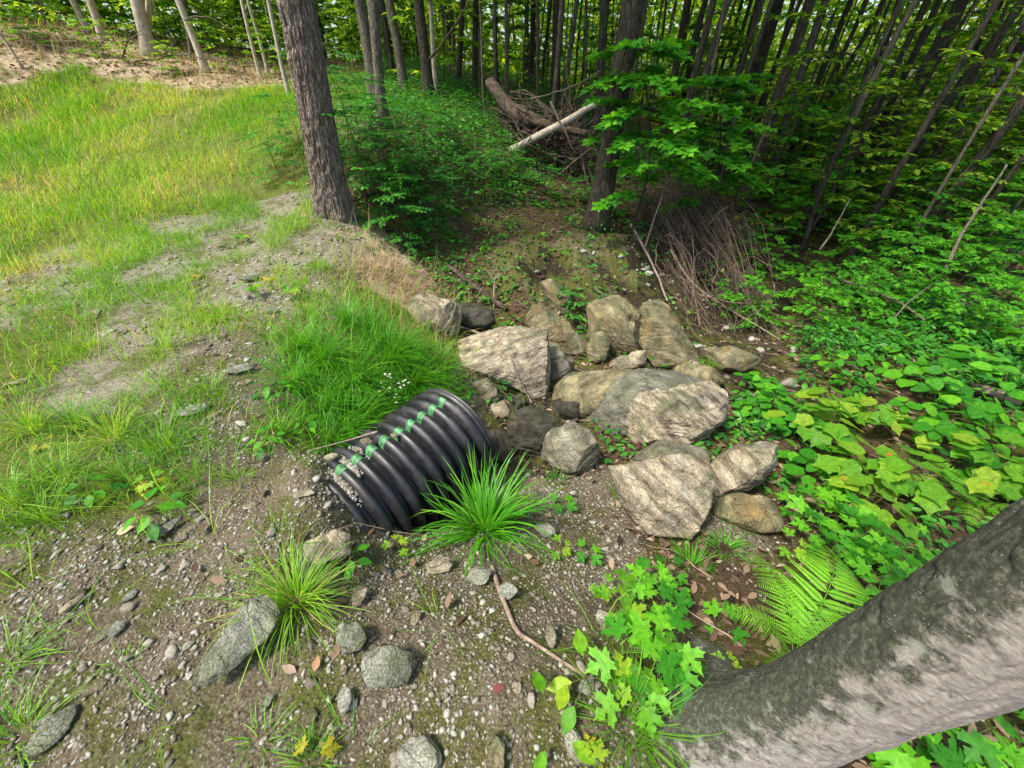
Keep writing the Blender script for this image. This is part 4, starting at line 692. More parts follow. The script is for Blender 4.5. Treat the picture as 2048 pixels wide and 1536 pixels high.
V = (ax[None, None]*TT_[..., None]+rr_[..., None]*(np.cos(HH_)[..., None]*A_+np.sin(HH_)[..., None]*B_))
oak = empty('oak_tree', ob_); build('trunk', V.reshape(-1, 3), grid_faces(len(t), 200, True)[:, ::-1], M['oak'], oak, smooth=True)
c = bpy.data.objects.new('crown', CROWN[0]); C.objects.link(c); c.parent = oak; c.location = (ax[0]*9, ax[1]*9, 0); tag(oak, 'thick rough barked oak leaning left at the edge of the gravel', 'tree')
T_ = [(195,99,147,0,11,'palebark','slim tree growing on the sunny mound, left of the twin trunk',17),(222,109,181,0,13,'palebark','slim pale tree with a curved base on the sunny mound',16),(314,137,273,0,21,'palebark','thick pale peeling tree, left stem of the twin trunk',15),(312,137,296,0,11,'palebark','pale stem leaning against the thick peeling trunk',15.3),
(414,147,357,0,13,'palebark','smooth grey-white tree leaning left at the far edge of the meadow',14),(390,133,366,0,8,'greybark','thin stem just left of the smooth leaning tree',15),(509,116,482,0,7,'palebark','thin orange-tan stem at the meadow edge left of the oak',14),(554,109,533,0,8,'palebark','thin dead pale tree with bare side twigs beside the oak',12),(109,58,68,0,9,'greybark','grey trunk in shade above the sunny mound',19),(48,44,20,-20,8,'greybark','grey trunk at the top left corner',19),
(735,120,720,0,22,'greybark','yellowish tree right behind the oak',11),(767,253,743,0,21,'greybark','grey straight tree standing in the herbs right of the oak',None),(802,133,778,0,17,'greybark','grey tree on the crest, fourth back from the oak',13),(781,113,764,0,11,'darkbark','darker thin tree just behind the yellowish one',15),(853,143,839,0,21,'darkbark','dark straight tree at the top of the herb slope',12.5),(868,143,860,0,9,'palebark','white birch stem touching the dark crest tree',12.8),
(911,150,927,0,12,'darkbark','dark forked looking tree right of the white birch stem',15),(949,178,954,0,12,'darkbark','mottled dark tree left of the root mass',14),(1014,164,1014,0,8,'greybark','thin reddish-grey tree above the root mass',15),(1113,150,1116,0,18,'darkbark','dark shaded tree behind the fallen birch log',16),(1201,222,1207,0,18,'darkbark','dark tree directly behind the thick dark trunk',13),(1203,372,1268,0,46,'darkbark','thick dark trunk leaning right beside the root mass',7.2),
(1482,402,1622,0,22,'darkbark','tall dark tree leaning right behind the brush pile',None),(1457,345,1556,0,26,'darkbark','thick dark tree with moss just left of the tall leaning one',None),(1395,160,1457,0,14,'greybark','grey brown tree above the maple sapling',14),(1759,335,1925,0,28,'darkbark','thick dark tree leaning right over the shaded floor',None),(1904,340,2100,0,24,'darkbark','black trunk near the right edge',None),(1925,350,2120,20,18,'greybark','mossy lit trunk beside the black one at the right edge',None),(1618,210,1700,0,12,'darkbark','slender dark tree in the mid right forest',17),(1780,215,1880,0,13,'darkbark','slender dark tree between the two thick leaning trunks',15),
(1340,220,1375,0,12,'darkbark','slender dark tree over the maple sapling crown',14),(1690,330,1800,0,12,'darkbark','slim dark tree in front of the thick leaning trunk',None),(1060,170,1066,0,11,'darkbark','dark tree between the root mass and the log',18),(1560,300,1650,0,14,'greybark','straight greyish tree right of the tall leaning tree',15)]
for i, (bx, by, tx, ty, w_, mt, lb, ds) in enumerate(T_): tpx(bx, by, tx, ty, w_, M[mt], lb, ds, seed=i+1, crown=(bx > 600 or i % 2 == 0), rough=.12)
# thin forest stems further back
placed = []; i = 0; cnt = 0
while cnt < 230 and i < 9000:
    i += 1; az = random.uniform(-.85, .95); d = random.uniform(10, 36)**1.0; x0, y0 = d*math.sin(az), d*math.cos(az)
    px, py, zc = proj(onground(x0, y0)); 
    if px < 900 and d < 16.5: continue
    if px > 1200 and d < 8: continue
    if px > 700 and random.random() < 0: continue
    if px < 700 and random.random() < .55: continue
    if any(math.hypot(x0-a, y0-b) < .45 for a, b in placed): continue
    placed.append((x0, y0)); r_ = random.choice([.018, .025, .032, .045, .06, .09])*random.uniform(.8, 1.2); bs_ = onground(x0, y0)
    if px < 620: r_ = min(r_, .05)
    pale = px < 620; mt = 'palebark' if pale and random.random() < .6 else ('greybark' if random.random() < (.3 if px < 1000 else .08) else 'darkbark')
    th_ = 'very thin' if r_ < .04 else ('slim' if r_ < .075 else 'stout'); co = {'palebark': 'pale', 'greybark': 'grey', 'darkbark': 'dark'}[mt]
    ln = np.array([random.gauss(0, .05), random.gauss(0, .04), 1]); side = 'left' if ln[0] < 0 else 'right'
    tree(bs_, bs_+ln, r_, M[mt], '%s %s trunk leaning %s, ' % (th_, co, side)+where(px, min(py, 350)), H=random.uniform(8, 13), crown=(r_ > (.03 if px > 1050 else .07) and cnt % 4 == 0 and d < 21), m_=8, flare=1.2, bend=.12, group='background forest trunks', seed=100+i, auto=True); cnt += 1

# ================================================================== SHRUBS, SAPLINGS
def sapling(seed, H, spread, nbr, tmpl, ls, mat, stem_r=.008, z0=.3, per=14, name='sapling', compound=False, sub=1, flatn=.25, stem=None):
    rg = random.Random(seed); e = empty(name, (0, 0, -200)); sb = Bag(); lb = Bag(); nz = np.random.default_rng(seed)
    sp = smooth_path([(0, 0, -.05), (nz.normal()*.06*H, nz.normal()*.06*H, H*.5), (nz.normal()*.12*H, nz.normal()*.12*H, H)], 10); tube(sp, np.linspace(stem_r, stem_r*.3, 10), 6, sb)
    pos, axs, nrs, szs = [], [], [], []
    for b in range(nbr):
        f = z0+(1-z0)*(b+rg.random()*.8)/nbr; p0 = sp[min(int(f*9), 9)]; az = b*2.4+rg.uniform(-.4, .4); L0 = spread*rg.uniform(.6, 1)*(1.1-.5*f); el = rg.uniform(0, .45)
        nseg = 7; q = np.array([p0+np.array([math.cos(az)*math.cos(el), math.sin(az)*math.cos(el), math.sin(el)])*L0*u+np.array([0, 0, -.25*L0*u*u]) for u in np.linspace(0, 1, nseg)]); q[:, :2] += .03*L0*np.cumsum(nz.normal(size=(nseg, 2)), 0)
        tube(q, np.linspace(stem_r*.45, stem_r*.15, nseg), 4, sb)
        for u in range(per):
            s = .25+.75*(u+.5)/per; k = s*(nseg-1); i0 = min(int(k), nseg-2); pp = q[i0]+(q[i0+1]-q[i0])*(k-i0); sd = 1 if u % 2 else -1
            aa = az+sd*rg.uniform(.5, 1.2); 
            if u >= per-1: aa = az
            d = np.array([math.cos(aa), math.sin(aa), rg.uniform(-.35, .12)])
            if compound:
                rl = ls*3.2; tube(np.array([pp, pp+d*rl*.5+[0, 0, .01], pp+d*rl]), [.0015, .0012, .0008], 3, sb)
                for w_ in range(4):
                    for s2 in (1, -1):
                        a3 = aa+s2*1.1; pos.append(pp+d*rl*(.3+.2*w_)); axs.append((math.cos(a3), math.sin(a3), -.15+rg.gauss(0, .1))); nrs.append((rg.gauss(0, .2), rg.gauss(0, .2), 1)); szs.append(ls*rg.uniform(.7, 1.05))
                pos.append(pp+d*rl); axs.append(d); nrs.append((0, 0, 1)); szs.append(ls)
            else:
                pet = ls*.35; pos.append(pp+d*pet*.6); axs.append(d); nrs.append((rg.gauss(0, flatn), rg.gauss(0, flatn), 1)); szs.append(ls*rg.uniform(.65, 1.1))
    scat(*tmpl, np.array(pos), np.array(axs), np.array(nrs), np.array(szs), lb)
    sb.obj('stem', stem or M['darkbark'], e); lb.obj('leaves', mat, e); return e
def put(proto, px, py, s, label, cat, group, rz=None, base=None, auto=False, tilt=(0, 0), used=set()):
    b = G(px, py) if base is None else base
    rz = random.uniform(0, 6.28) if rz is None else rz
    if id(proto) not in used: used.add(id(proto)); o = proto; o.location = tuple(b); o.rotation_euler = (*tilt, rz); o.scale = (s, s, s); keep[id(proto)] = proto
    else: o = copy_tree(proto, b, rz, s, None, tilt)
    tag(o, label, cat, group, proj(b)[:2], auto); return o
keep = {}
# maple seedling prototypes
def seedling(seed, nst, H, ls, mat, tmpl=L_MP, name='maple_seedling', per=5, spread=.1):
    rg = np.random.default_rng(seed); e = empty(name, (0, 0, -200)); sb = Bag(); lb = Bag(); pos, axs, nrs, szs = [], [], [], []
    for s in range(nst):
        az = rg.uniform(0, 6.28); r = spread*rg.random()**.5*(1 if s else .1); h = H*rg.uniform(.55, 1); b = np.array([math.cos(az)*r*.5, math.sin(az)*r*.5, -.02]); tp = np.array([math.cos(az)*r, math.sin(az)*r, h])
        tube(smooth_path([b, (b+tp)/2+rg.normal(size=3)*.008, tp], 6), np.linspace(.0022, .0014, 6), 5, sb)
        n_ = per+rg.integers(-1, 2)
        for k in range(n_):
            a2 = k*2*math.pi/n_+rg.uniform(-.4, .4); d = np.array([math.cos(a2), math.sin(a2), rg.uniform(-.2, .25)]); pl = ls*rg.uniform(.35, .9); p0 = tp-np.array([0, 0, h*.12*(k % 3)]); p1 = p0+d*pl
            tube(np.array([p0, (p0+p1)/2+[0, 0, .006], p1]), [.0012, .001, .0009], 3, sb); pos.append(p1); dd = d.copy(); dd[2] = rg.uniform(-.45, .05); axs.append(dd); nrs.append((rg.normal()*.22, rg.normal()*.22-.1, 1)); szs.append(ls*rg.uniform(.65, 1.1))
    scat(*tmpl, np.array(pos), np.array(axs), np.array(nrs), np.array(szs), lb); sb.obj('stem', M['stem'], e); lb.obj('leaves', mat, e); return e
SD = [seedling(1, 1, .13, .085, M['maple'], per=5), seedling(2, 2, .17, .09, M['maple'], spread=.12, per=4), seedling(3, 2, .15, .09, M['bright'], spread=.08, per=4), seedling(4, 1, .1, .06, M['bright'], per=4), seedling(5, 3, .2, .11, M['maple'], spread=.15, per=5)]
MS = [(1130,1000,0),(1180,1100,0),(1120,1090,3),(1330,1140,1),(1300,1190,4),(1220,1210,2),(1205,1170,3),(1300,1330,4),(1270,1390,2),(1440,1230,0),(1450,1330,3),(1410,1370,0),
(1600,1060,1),(1650,1040,4),(1700,1080,4),(1750,1130,4),(1650,1110,1),(1720,1170,1),(1780,1090,0),(1690,1020,0),(1810,1180,0),(1570,1090,3),(1850,1130,0),(1580,1000,0),(800,1085,3),(1190,1520,3),(440,480,3),(500,580,2),(380,560,3),(590,575,2),(480,470,2),(310,960,3),(1850,1050,0),(1960,1000,0),(1100,860,3),(1360,640,0),(1380,615,3),(1490,890,3),(1240,770,3)]
for i, (px, py, k) in enumerate(MS):
    put(SD[k], px, py+18, random.uniform(.85, 1.15)*(1.15 if 1560 < px < 1800 else .9), ('lime green' if k in (2, 3) else 'mid green')+' maple seedling '+where(px, py), 'seedling', 'maple seedlings on the forest floor', auto=True)
# yellow leaves: small seedlings
YS = [seedling(7, 1, .05, .055, M['yellowleaf'], per=2), seedling(8, 1, .07, .06, M['yellowleaf'], per=3)]
for i, (px, py, lb) in enumerate([(632,1500,'small maple seedling with yellow leaves at the bottom edge'),(315,970,'small maple seedling with yellow leaves above the green flake'),(95,890,'small yellowed maple seedling in the left grass'),(395,545,'small yellowed maple seedling lying over the gravel patch'),(1180,1515,'yellowish maple seedling at the bottom near the long grey stone'),(545,550,'yellow-green maple seedling at the right of the gravel patch')]): put(YS[i % 2], px, py+10, 1, lb, 'seedling', 'yellow maple seedlings')
# broad ovate seedlings
OV = [seedling(11, 2, .1, .075, M['maple'], L_OV, 'broadleaf_seedling', 5, .06), seedling(12, 4, .16, .09, M['ash'], L_OV, 'broadleaf_seedling', 6, .12), seedling(13, 1, .09, .09, M['bright'], L_OV, 'broadleaf_seedling', 4)]
for (px, py, k) in [(550,880,0),(340,1020,0),(1105,1465,2),(1170,1360,2),(760,880,0),(700,1130,0),(930,790,0),(560,790,0),(1000,790,1),(1480,800,1),(1520,780,1),(1560,800,1),(1500,840,1),(1550,850,1),(1590,830,1),(1620,770,1),(1600,720,1),(1680,700,1),(620,860,0),(1150,610,1),(1140,590,1),(1150,635,1),(970,600,0),(1030,640,0),(1000,650,0),(1090,510,0),(830,540,0),(970,500,0),(960,460,1),(1010,470,0),(1020,450,1),(1130,500,0),(200,980,0),(1410,720,0),(1690,1240,0),(900,560,0),(925,575,0),(1240,505,2),(1090,470,0),(1190,470,0)]:
    put(OV[k], px, py+8, random.uniform(.85, 1.2), ('small oval leaved seedling ' if k != 1 else 'bushy oval leaved seedling ')+where(px, py), 'seedling', 'oval leaved seedlings', auto=True)
# large leaved shrubs on the right
BGH = [seedling(21, 5, .42, .21, M['spotted'], L_SM, 'large_leaved_shrub', 5, .34), seedling(22, 5, .4, .17, M['maple'], L_RD, 'round_leaved_shrub', 6, .35), seedling(23, 6, .35, .15, M['under'], L_RD, 'round_leaved_shrub', 6, .4), seedling(24, 4, .35, .2, M['spotted'], L_SM, 'large_leaved_shrub', 5, .24)]
for (px, py, k, s) in [(1640,900,0,1),(1700,960,3,1),(1620,840,3,.9),(1720,860,0,.9),(1780,1000,3,.95),(1690,1030,3,.8),(1590,930,2,.8),(1850,780,1,1.1),(1900,840,2,1.1),(1960,760,1,1),(2020,900,2,1.1),(1820,880,2,.9),(1880,950,2,1),(1960,980,0,.9),(2030,1000,0,1),(2040,820,1,1),(1760,760,2,.9),(1700,770,2,.8),(1930,680,2,1.1),(2040,700,2,1.2),(1800,700,2,1),(1700,690,2,.9),(2000,600,2,1.2),(1860,620,2,1.1),(1720,620,2,1.1),(1620,560,2,.9),(1530,800,1,.7),(1560,860,1,.75),(1490,830,1,.6)]:
    put(BGH[k], px, py, s, {0: 'rust spotted large leaved shrub ', 3: 'orange spotted shrub ', 1: 'tall round leaved shrub ', 2: 'low round leaved shrub '}[k]+where(px, py), 'shrub', 'large leaved shrubs right of the boulders', auto=True)
# shrub leaves under the beech
for (px, py, lb) in [(1900, 1520, 'large leaved maple sprig below the beech trunk in the corner'), (2030, 1450, 'maple sprig at the right edge under the beech trunk'), (1790, 1530, 'maple sprig at the bottom edge under the beech trunk')]:
    put(SD[4], px, py, .9, lb, 'seedling', 'maple sprigs under the beech')
# mid-size understory saplings
UP = [sapling(31, 1.5, .9, 14, L_MP, .14, M['under'], .009, .25, 20, 'understory_sapling'), sapling(32, 2.2, 1.2, 17, L_OV, .13, M['under'], .012, .2, 28, 'understory_sapling'), sapling(33, 1.1, .8, 13, L_OV, .12, M['under'], .007, .2, 22, 'understory_sapling'), sapling(34, 3.4, 1.5, 22, L_OV2, .15, M['far'], .016, .2, 32, 'understory_sapling'), sapling(35, 2.6, 1.4, 20, L_MP, .17, M['far'], .014, .2, 24, 'understory_sapling')]
U_ = [(1480,640,2,.75),(1560,620,2,.7),(1600,660,2,.75),(1660,640,1,.5),(1740,600,1,.55),(1800,600,1,.6),(1850,660,2,.95),(1940,560,1,.7),(2010,640,1,.7),(1520,560,1,.5),(1640,460,1,.9),(1760,520,1,.9),(1880,440,0,1.2),(1990,520,0,1.1),(1540,440,0,.9),(1470,520,2,.6),(1620,600,2,.6),(1700,660,2,.6),(1880,680,2,.7),(1990,720,2,.7),(1850,540,1,.6),(1960,480,0,1),(1730,540,0,.8),(1600,440,0,.8),(1500,470,2,.5),(1560,540,2,.5),(1620,470,1,.7),(1730,480,1,.8),(1840,470,4,.6),(1930,420,4,.7),(2020,420,4,.7),(1580,350,4,.7),(1680,400,0,1),(1780,440,0,1),(2040,560,0,.8),(1900,600,2,.8),(1760,640,2,.6),(1560,480,0,.8),(1650,450,0,.9),(1700,500,2,1),(1800,520,0,.9),(1900,480,1,.8),(1980,560,2,1.1),(2040,480,1,.8),(1600,400,1,.8),(1500,400,2,1),(1750,400,1,.9),(1860,400,0,1.1),(1980,400,1,.9),(1450,420,2,.9),(1640,360,1,1),(1540,340,4,.8),(1800,340,4,.8),(1950,340,1,1.1),(1700,320,3,.8),(2030,330,3,.8),(1600,300,3,.9),(1480,300,3,.8),(1660,550,2,.8),(1780,570,2,.9),(1880,560,0,.8),(1450,620,2,.5),(1500,660,2,.5),(1420,570,2,.45),(1500,540,2,.6),(1680,600,2,.6),(1820,640,2,.6),(1960,640,2,.7)]
for (px, py, k, s) in U_: put(UP[k], px, py, s, 'shaded flat layered sapling '+where(px, py), 'sapling', 'understory saplings on the right', auto=True)
i = 0; cnt = 0
while cnt < 165 and i < 6000:
    i += 1; az = random.uniform(-.83, .93); d = random.uniform(9.5, 30); x0, y0 = d*math.sin(az), d*math.cos(az); b = onground(x0, y0); px, py, zc = proj(b)
    if px < 720 and (d < 16.8 or (d < 19 and px < 430)): continue
    if 720 <= px < 1000 and d < 13: continue
    if px > 1000 and px < 1300 and d < 15: continue
    if px >= 1300 and d < 10.5: continue
    put(UP[random.choice([1, 3, 3, 4, 4])], px, py, random.uniform(.8, 1.5), 'leafy forest sapling '+where(px, min(py, 350)), 'sapling', 'forest saplings', base=b, auto=True); cnt += 1
# ash shrub right of the oak
ASH = [sapling(41, 1.7, .7, 14, L_OV, .085, M['ash'], .009, .12, 7, 'ash_sapling', True), sapling(42, 1.1, .6, 10, L_OV, .1, M['ash'], .008, .1, 6, 'ash_sapling', True), sapling(43, .8, .5, 8, L_OV, .07, M['ash'], .006, .2, 6, 'ash_sapling', True)]
for (px, py, k, s, lb) in [(735,420,0,1.05,'tall dark leaved ash sapling right against the oak'),(790,450,1,1.0,'broad ash sapling hanging over the dark hollow right of the oak'),(850,440,1,.9,'low ash sapling spreading toward the litter slope'),(800,490,2,1,'small dark ash sapling at the lip of the hollow'),(700,330,0,.9,'ash sapling behind the oak'),(860,360,2,1,'small ash sapling on the herb slope'),(560,350,2,.9,'ash sapling with bluish leaves left of the oak base'),(600,300,2,1,'ash sapling at the meadow side of the oak'),(960,380,2,1.0,'feathery ash sapling in the middle of the herb slope'),(780,370,0,.75,'ash sapling between the oak and the grey tree'),(900,300,2,1,'ash sapling high on the herb slope'),(1010,360,2,.9,'feathery sapling below the birch log'),(1180,420,2,1,'dark sapling at the foot of the thick dark trunk'),(1080,400,2,.9,'feathery sapling in front of the birch log'),(1250,440,2,1,'dark sapling between the grey trunk and the brush pile')]:
    put(ASH[k], px, py, s, lb, 'sapling', 'ash saplings near the oak')
UPB = [sapling(36, 1.3, .8, 14, L_MP, .2, M['bright'], .008, .1, 12, 'understory_sapling'), sapling(37, 1.8, .8, 15, L_OV, .2, M['bright'], .009, .1, 12, 'understory_sapling')]
for (px, py, k, s_, lb) in [(60,90,4,.42,'leafy sprig on the brown part of the mound'),(190,108,4,.4,'sunlit leafy sprig at the foot of the slim mound tree'),(250,122,3,.34,'sunlit sprig between the slim tree and the twin trunk'),(345,142,4,.36,'sunlit low sapling right of the twin trunk'),(440,140,3,.42,'low sapling at the foot of the smooth leaning tree'),(520,130,4,.5,'bright sapling at the meadow edge behind the tan stem'),(560,150,3,.5,'bright bushy sapling at the meadow edge left of the oak'),(120,60,3,.6,'shaded sapling behind the mound crest'),(390,95,4,.8,'sapling behind the far meadow edge')]:
    b = G(px, max(py, 80)+4); put(UPB[k % 2], px, py, s_*1.5, lb, 'sapling', 'saplings along the sunny mound', base=b)
# maple sapling in front of the thick dark trunk: branches at eye level
MSAP = sapling(51, 2.5, 1.25, 34, L_MP, .17, M['maple'], .016, .42, 24, 'maple_sapling', flatn=.35)
put(MSAP, 1330, 440, 1.12, 'bright maple sapling spreading in front of the thick dark trunk', 'sapling', 'maple saplings', base=onground(*at(1275, 380, 6.9)[:2]))
put(MSAP, 1230, 300, 1.15, 'maple sapling behind the brush pile', 'sapling', 'maple saplings', base=onground(*at(1420, 360, 8.2)[:2]))
# far wood mass
bf = Bag(); n_ = 130000; d = rng.uniform(24, 52, n_); az = rng.uniform(-.95, 1.0, n_); x = d*np.sin(az); y = d*np.cos(az); h = rng.random(n_)*15*(.55+.45*(noise(np.stack([x, y], -1), .3, 5)+1)/2); 
k = noise(np.stack([x, y, h], -1), .45, 7, 2) > -.2; x, y, h = x[k], y[k], h[k]; n_ = len(x)
scat(*L_DIA, np.stack([x, y, zat(x, y)+h], -1), rsph(n_)*[1, 1, .5], rsph(n_)+[0, -.3, .8], rng.uniform(.28, .55, n_), bf)
stuff(bf.obj('distant_woodland', M['far']), 'far green foliage closing the view behind the trunks', 'woodland')

# ================================================================== FERNS
def fern(base, tips, label, width=.16, mat='fern', name='fern', npin=19):
    e = empty(name, base); b0 = np.asarray(base)
    for (tip, wd) in tips:
        tp = np.asarray(tip)-b0; mid = tp*.5+np.array([0, 0, .28*np.linalg.norm(tp)]); path = smooth_path([(0, 0, -.01), mid, tp], 40); bag = Bag(); rb = Bag()
        Lf = np.linalg.norm(np.diff(path, axis=0), axis=1).sum(); tube(path, np.linspace(.0028, .0008, 40), 4, bag, .2)
        T = nrm(np.gradient(path, axis=0)); pos, axs, nrs, szs = [], [], [], []
        for i in range(npin):
            s = .16+.83*i/(npin-1); k = min(int(s*39), 38); p = path[k]; t_ = T[k]; up_ = nrm(np.array([0, 0, 1.])-t_*t_[2]); sd = np.cross(t_, up_)
            pw = wd*Lf*min(1, (s-.06)*5)*(1-s)**.62*1.25+.004
            for q in (1, -1):
                da = nrm(sd*q+t_*.38-up_*.12); m_ = max(int(pw/.0072), 3)
                for j in range(m_):
                    u = (j+.6)/m_; pl = (.0125*(Lf/.45))*(1-u)**.6*min(1, u*8+.3)*min(1, pw/.05)+.001
                    for v_ in (1, -1):
                        pos.append(p+da*pw*u-up_*.18*pw*u*u); axs.append(nrm(np.cross(da, up_)*v_+da*.55)); nrs.append(up_); szs.append(pl)
        scat(*L_DIA, np.array(pos), np.array(axs), np.array(nrs), np.array(szs), bag, np.clip(rng.normal(.5, .15, len(pos)), 0, 1)); bag.obj('frond', M[mat], e)
    tag(e, label, 'fern', 'ferns'); return e
fb = G(1590, 1320)
fern(fb, [(G(1500, 1105, .22), .22), (G(1436, 1212, .2), .2), (G(1645, 1085, .25), .22), (G(1700, 1215, .2), .2), (G(1530, 1325, .08), .2), (G(1575, 1130, .12), .18)], 'bright lime green lady fern beside the beech trunk')
for (px, py, r_, lb) in [(1420, 735, .16, 'tiny fern growing on the low mossy brown boulder'), (1990, 880, .35, 'small fern in the shade at the right edge'), (1900, 1010, .35, 'small fern among the large leaved shrubs'), (560, 580, .14, 'x')][:3]:
    b = G(px, py); fern(b, [((b[0]+r_*math.cos(q), b[1]+r_*math.sin(q), b[2]+r_*.5), .25) for q in (0.3, 1.6, 2.8, 4.0, 5.3)], lb, npin=14)

# ================================================================== BEECH (right foreground)
bc = np.array([.843, .256, -.12]); t = np.r_[np.linspace(-.15, 2.4, 330), np.linspace(2.5, 9, 20)]; thh = np.linspace(0, 2*np.pi, 260, endpoint=False); TT_, HH_ = np.meshgrid(t, thh, indexing='ij')
lobe = 2.7*np.exp(-((np.angle(np.exp(1j*(HH_-3.1))))/.6)**2)+.3*np.exp(-((np.angle(np.exp(1j*(HH_-1.7))))/.4)**2)+.35*np.exp(-((np.angle(np.exp(1j*(HH_-4.4))))/.45)**2)+.1
rr_ = .104*(1+.75*np.exp(-np.clip(TT_+.0, -.2, 9)/.17)*(.35+lobe*1.6)+.16*np.exp(-TT_/.5)-.02*TT_)
cc = np.stack([np.cos(HH_), np.sin(HH_), TT_*4], -1); rr_ = rr_+.0035*noise(cc, 1.4, 5, 3)+.0035*noise(cc*[6, 6, 3], 1, 6, 3)-.006*np.clip(np.abs(noise(cc*[2.5, 2.5, 2.2], 1, 16, 2))*-8+1, 0, 1)+.03*np.exp(-np.clip(TT_, -.1, 9)/.13)*noise(cc*[2.4, 2.4, 1.2], 1, 8, 3)+.006*np.exp(-np.clip(TT_, -.1, 9)/.3)*noise(cc*[7, 7, 4], 1, 12, 3)
for (h0, a0, amp, wa, wh) in [(.34, 2.55, -.02, .22, .025), (.3, 2.5, .016, .3, .05), (.62, 3.3, .008, .1, .03), (.95, 3.6, .007, .12, .02)]: rr_ = rr_+amp*np.exp(-(np.angle(np.exp(1j*(HH_-a0)))/wa)**2-((TT_-h0)/wh)**2)
V = np.stack([rr_*np.cos(HH_), rr_*np.sin(HH_), TT_], -1)
m, N, Lk, B, O = newmat('beech_bark'); tc = N.new('ShaderNodeTexCoord'); P = tc.outputs['Object']
def nz_(scale, detail=5., off=(0, 0, 0), s3=(1, 1, 1), rg=.65):
    mp = N.new('ShaderNodeMapping'); mp.inputs['Scale'].default_value = s3; mp.inputs[1].default_value = off; Lk.new(P, mp.inputs[0]); x = nd(N, 'ShaderNodeTexNoise', Scale=scale, Detail=detail, Roughness=rg); Lk.new(mp.outputs[0], x.inputs['Vector']); return x
hz = nz_(60, 9, (0, 0, 0), (.75, .75, 1.8), .8); base = ramp(N, [(.32, (.15, .13, .11)), (.48, (.36, .32, .285)), (.66, (.58, .54, .49))]); Lk.new(hz.outputs[0], base.inputs[0])
sp = N.new('ShaderNodeSeparateXYZ'); Lk.new(P, sp.inputs[0])
q1 = nd(N, 'ShaderNodeMath', operation='MULTIPLY'); Lk.new(sp.outputs[1], q1.inputs[0]); q1.inputs[1].default_value = 7.5
q2 = nd(N, 'ShaderNodeMath', operation='MULTIPLY_ADD'); Lk.new(sp.outputs[2], q2.inputs[0]); q2.inputs[1].default_value = -.35; Lk.new(q1.outputs[0], q2.inputs[2])
mo = nz_(22, 7, rg=.72); q3 = nd(N, 'ShaderNodeMath', operation='MULTIPLY_ADD'); Lk.new(mo.outputs[0], q3.inputs[0]); q3.inputs[1].default_value = 2.6; Lk.new(q2.outputs[0], q3.inputs[2])
mk = ramp(N, [(.42, (0, 0, 0)), (.6, (.95, .95, .95))]); q4 = nd(N, 'ShaderNodeMath', operation='MULTIPLY_ADD'); Lk.new(q3.outputs[0], q4.inputs[0]); q4.inputs[1].default_value = .5; q4.inputs[2].default_value = .17; Lk.new(q4.outputs[0], mk.inputs[0])
mc = nz_(70, 5, (3, 1, 2)); mcr = ramp(N, [(.3, (.015, .018, .009)), (.5, (.05, .056, .032)), (.68, (.16, .17, .115))]); Lk.new(mc.outputs[0], mcr.inputs[0]); c = mix(N, Lk, mk.outputs[0], base.outputs[0], mcr.outputs[0])
vo = nd(N, 'ShaderNodeTexVoronoi', Scale=19.0); wv = mix(N, Lk, .07, P, hz.outputs['Color'], 'ADD'); Lk.new(wv, vo.inputs['Vector']); lr = ramp(N, [(.2, (.8, .8, .8)), (.34, (0, 0, 0))]); Lk.new(vo.outputs['Distance'], lr.inputs[0]); sv = N.new('ShaderNodeSeparateColor'); Lk.new(vo.outputs['Color'], sv.inputs[0]); sr = ramp(N, [(.7, (0, 0, 0)), (.72, (1, 1, 1))]); Lk.new(sv.outputs[0], sr.inputs[0])
lm = mix(N, Lk, 1.0, lr.outputs[0], sr.outputs[0], 'MULTIPLY'); c = mix(N, Lk, lm, c, (.36, .38, .31)); sk = nz_(240, 2, (9, 9, 9)); kr = ramp(N, [(.66, (0, 0, 0)), (.7, (1, 1, 1))]); Lk.new(sk.outputs[0], kr.inputs[0]); c = mix(N, Lk, kr.outputs[0], c, (.45, .46, .4))
Lk.new(c, B.inputs['Base Color']); B.inputs['Roughness'].default_value = .85; hsum = nd(N, 'ShaderNodeMath', operation='ADD'); Lk.new(hz.outputs[0], hsum.inputs[0]); Lk.new(mo.outputs[0], hsum.inputs[1]); bp = nd(N, 'ShaderNodeBump', Strength=1, Distance=.014); Lk.new(hsum.outputs[0], bp.inputs['Height']); Lk.new(bp.outputs[0], B.inputs['Normal']); M['beech'] = m
bee = empty('beech_tree', bc); build('trunk', V.reshape(-1, 3), grid_faces(len(t), 260, True)[:, ::-1], M['beech'], bee, smooth=True); tag(bee, 'smooth grey beech trunk with moss and lichen spots in the near right corner', 'tree')

# ================================================================== LOGS, BRANCHES, BRUSH
def branch(pts, r0, r1, mat, label, name='branch', n=20, m_=8, jit=.01, forks=(), cat='branch', group='dead branches around the ravine', rough=.1):
    P = [np.asarray(p, float) for p in pts]; b = P[0].copy(); bag = Bag(); sp_ = smooth_path([p-b for p in P], n, jit, len(TH)); tube(sp_, np.linspace(r0, r1, n), m_, bag, None, rough, len(TH))
    for (i, vec, rr0) in forks:
        p0 = sp_[i]; v_ = np.array(vec, float); tube(smooth_path([p0, p0+v_*.5+[0, 0, .03], p0+v_], 8, jit, i), np.linspace(rr0, rr0*.4, 8), 6, bag)
    o = bag.obj(name, mat, None, True); o.location = tuple(b); tag(o, label, cat, group); return o
branch([G(1022, 300, .12), at(1110, 255, 9.0), at(1198, 203, 9.6)], .075, .055, M['palebark'], 'straight pale birch log lying across the root mass', 'fallen_log', 20, 12, .02, cat='log', group='fallen logs')
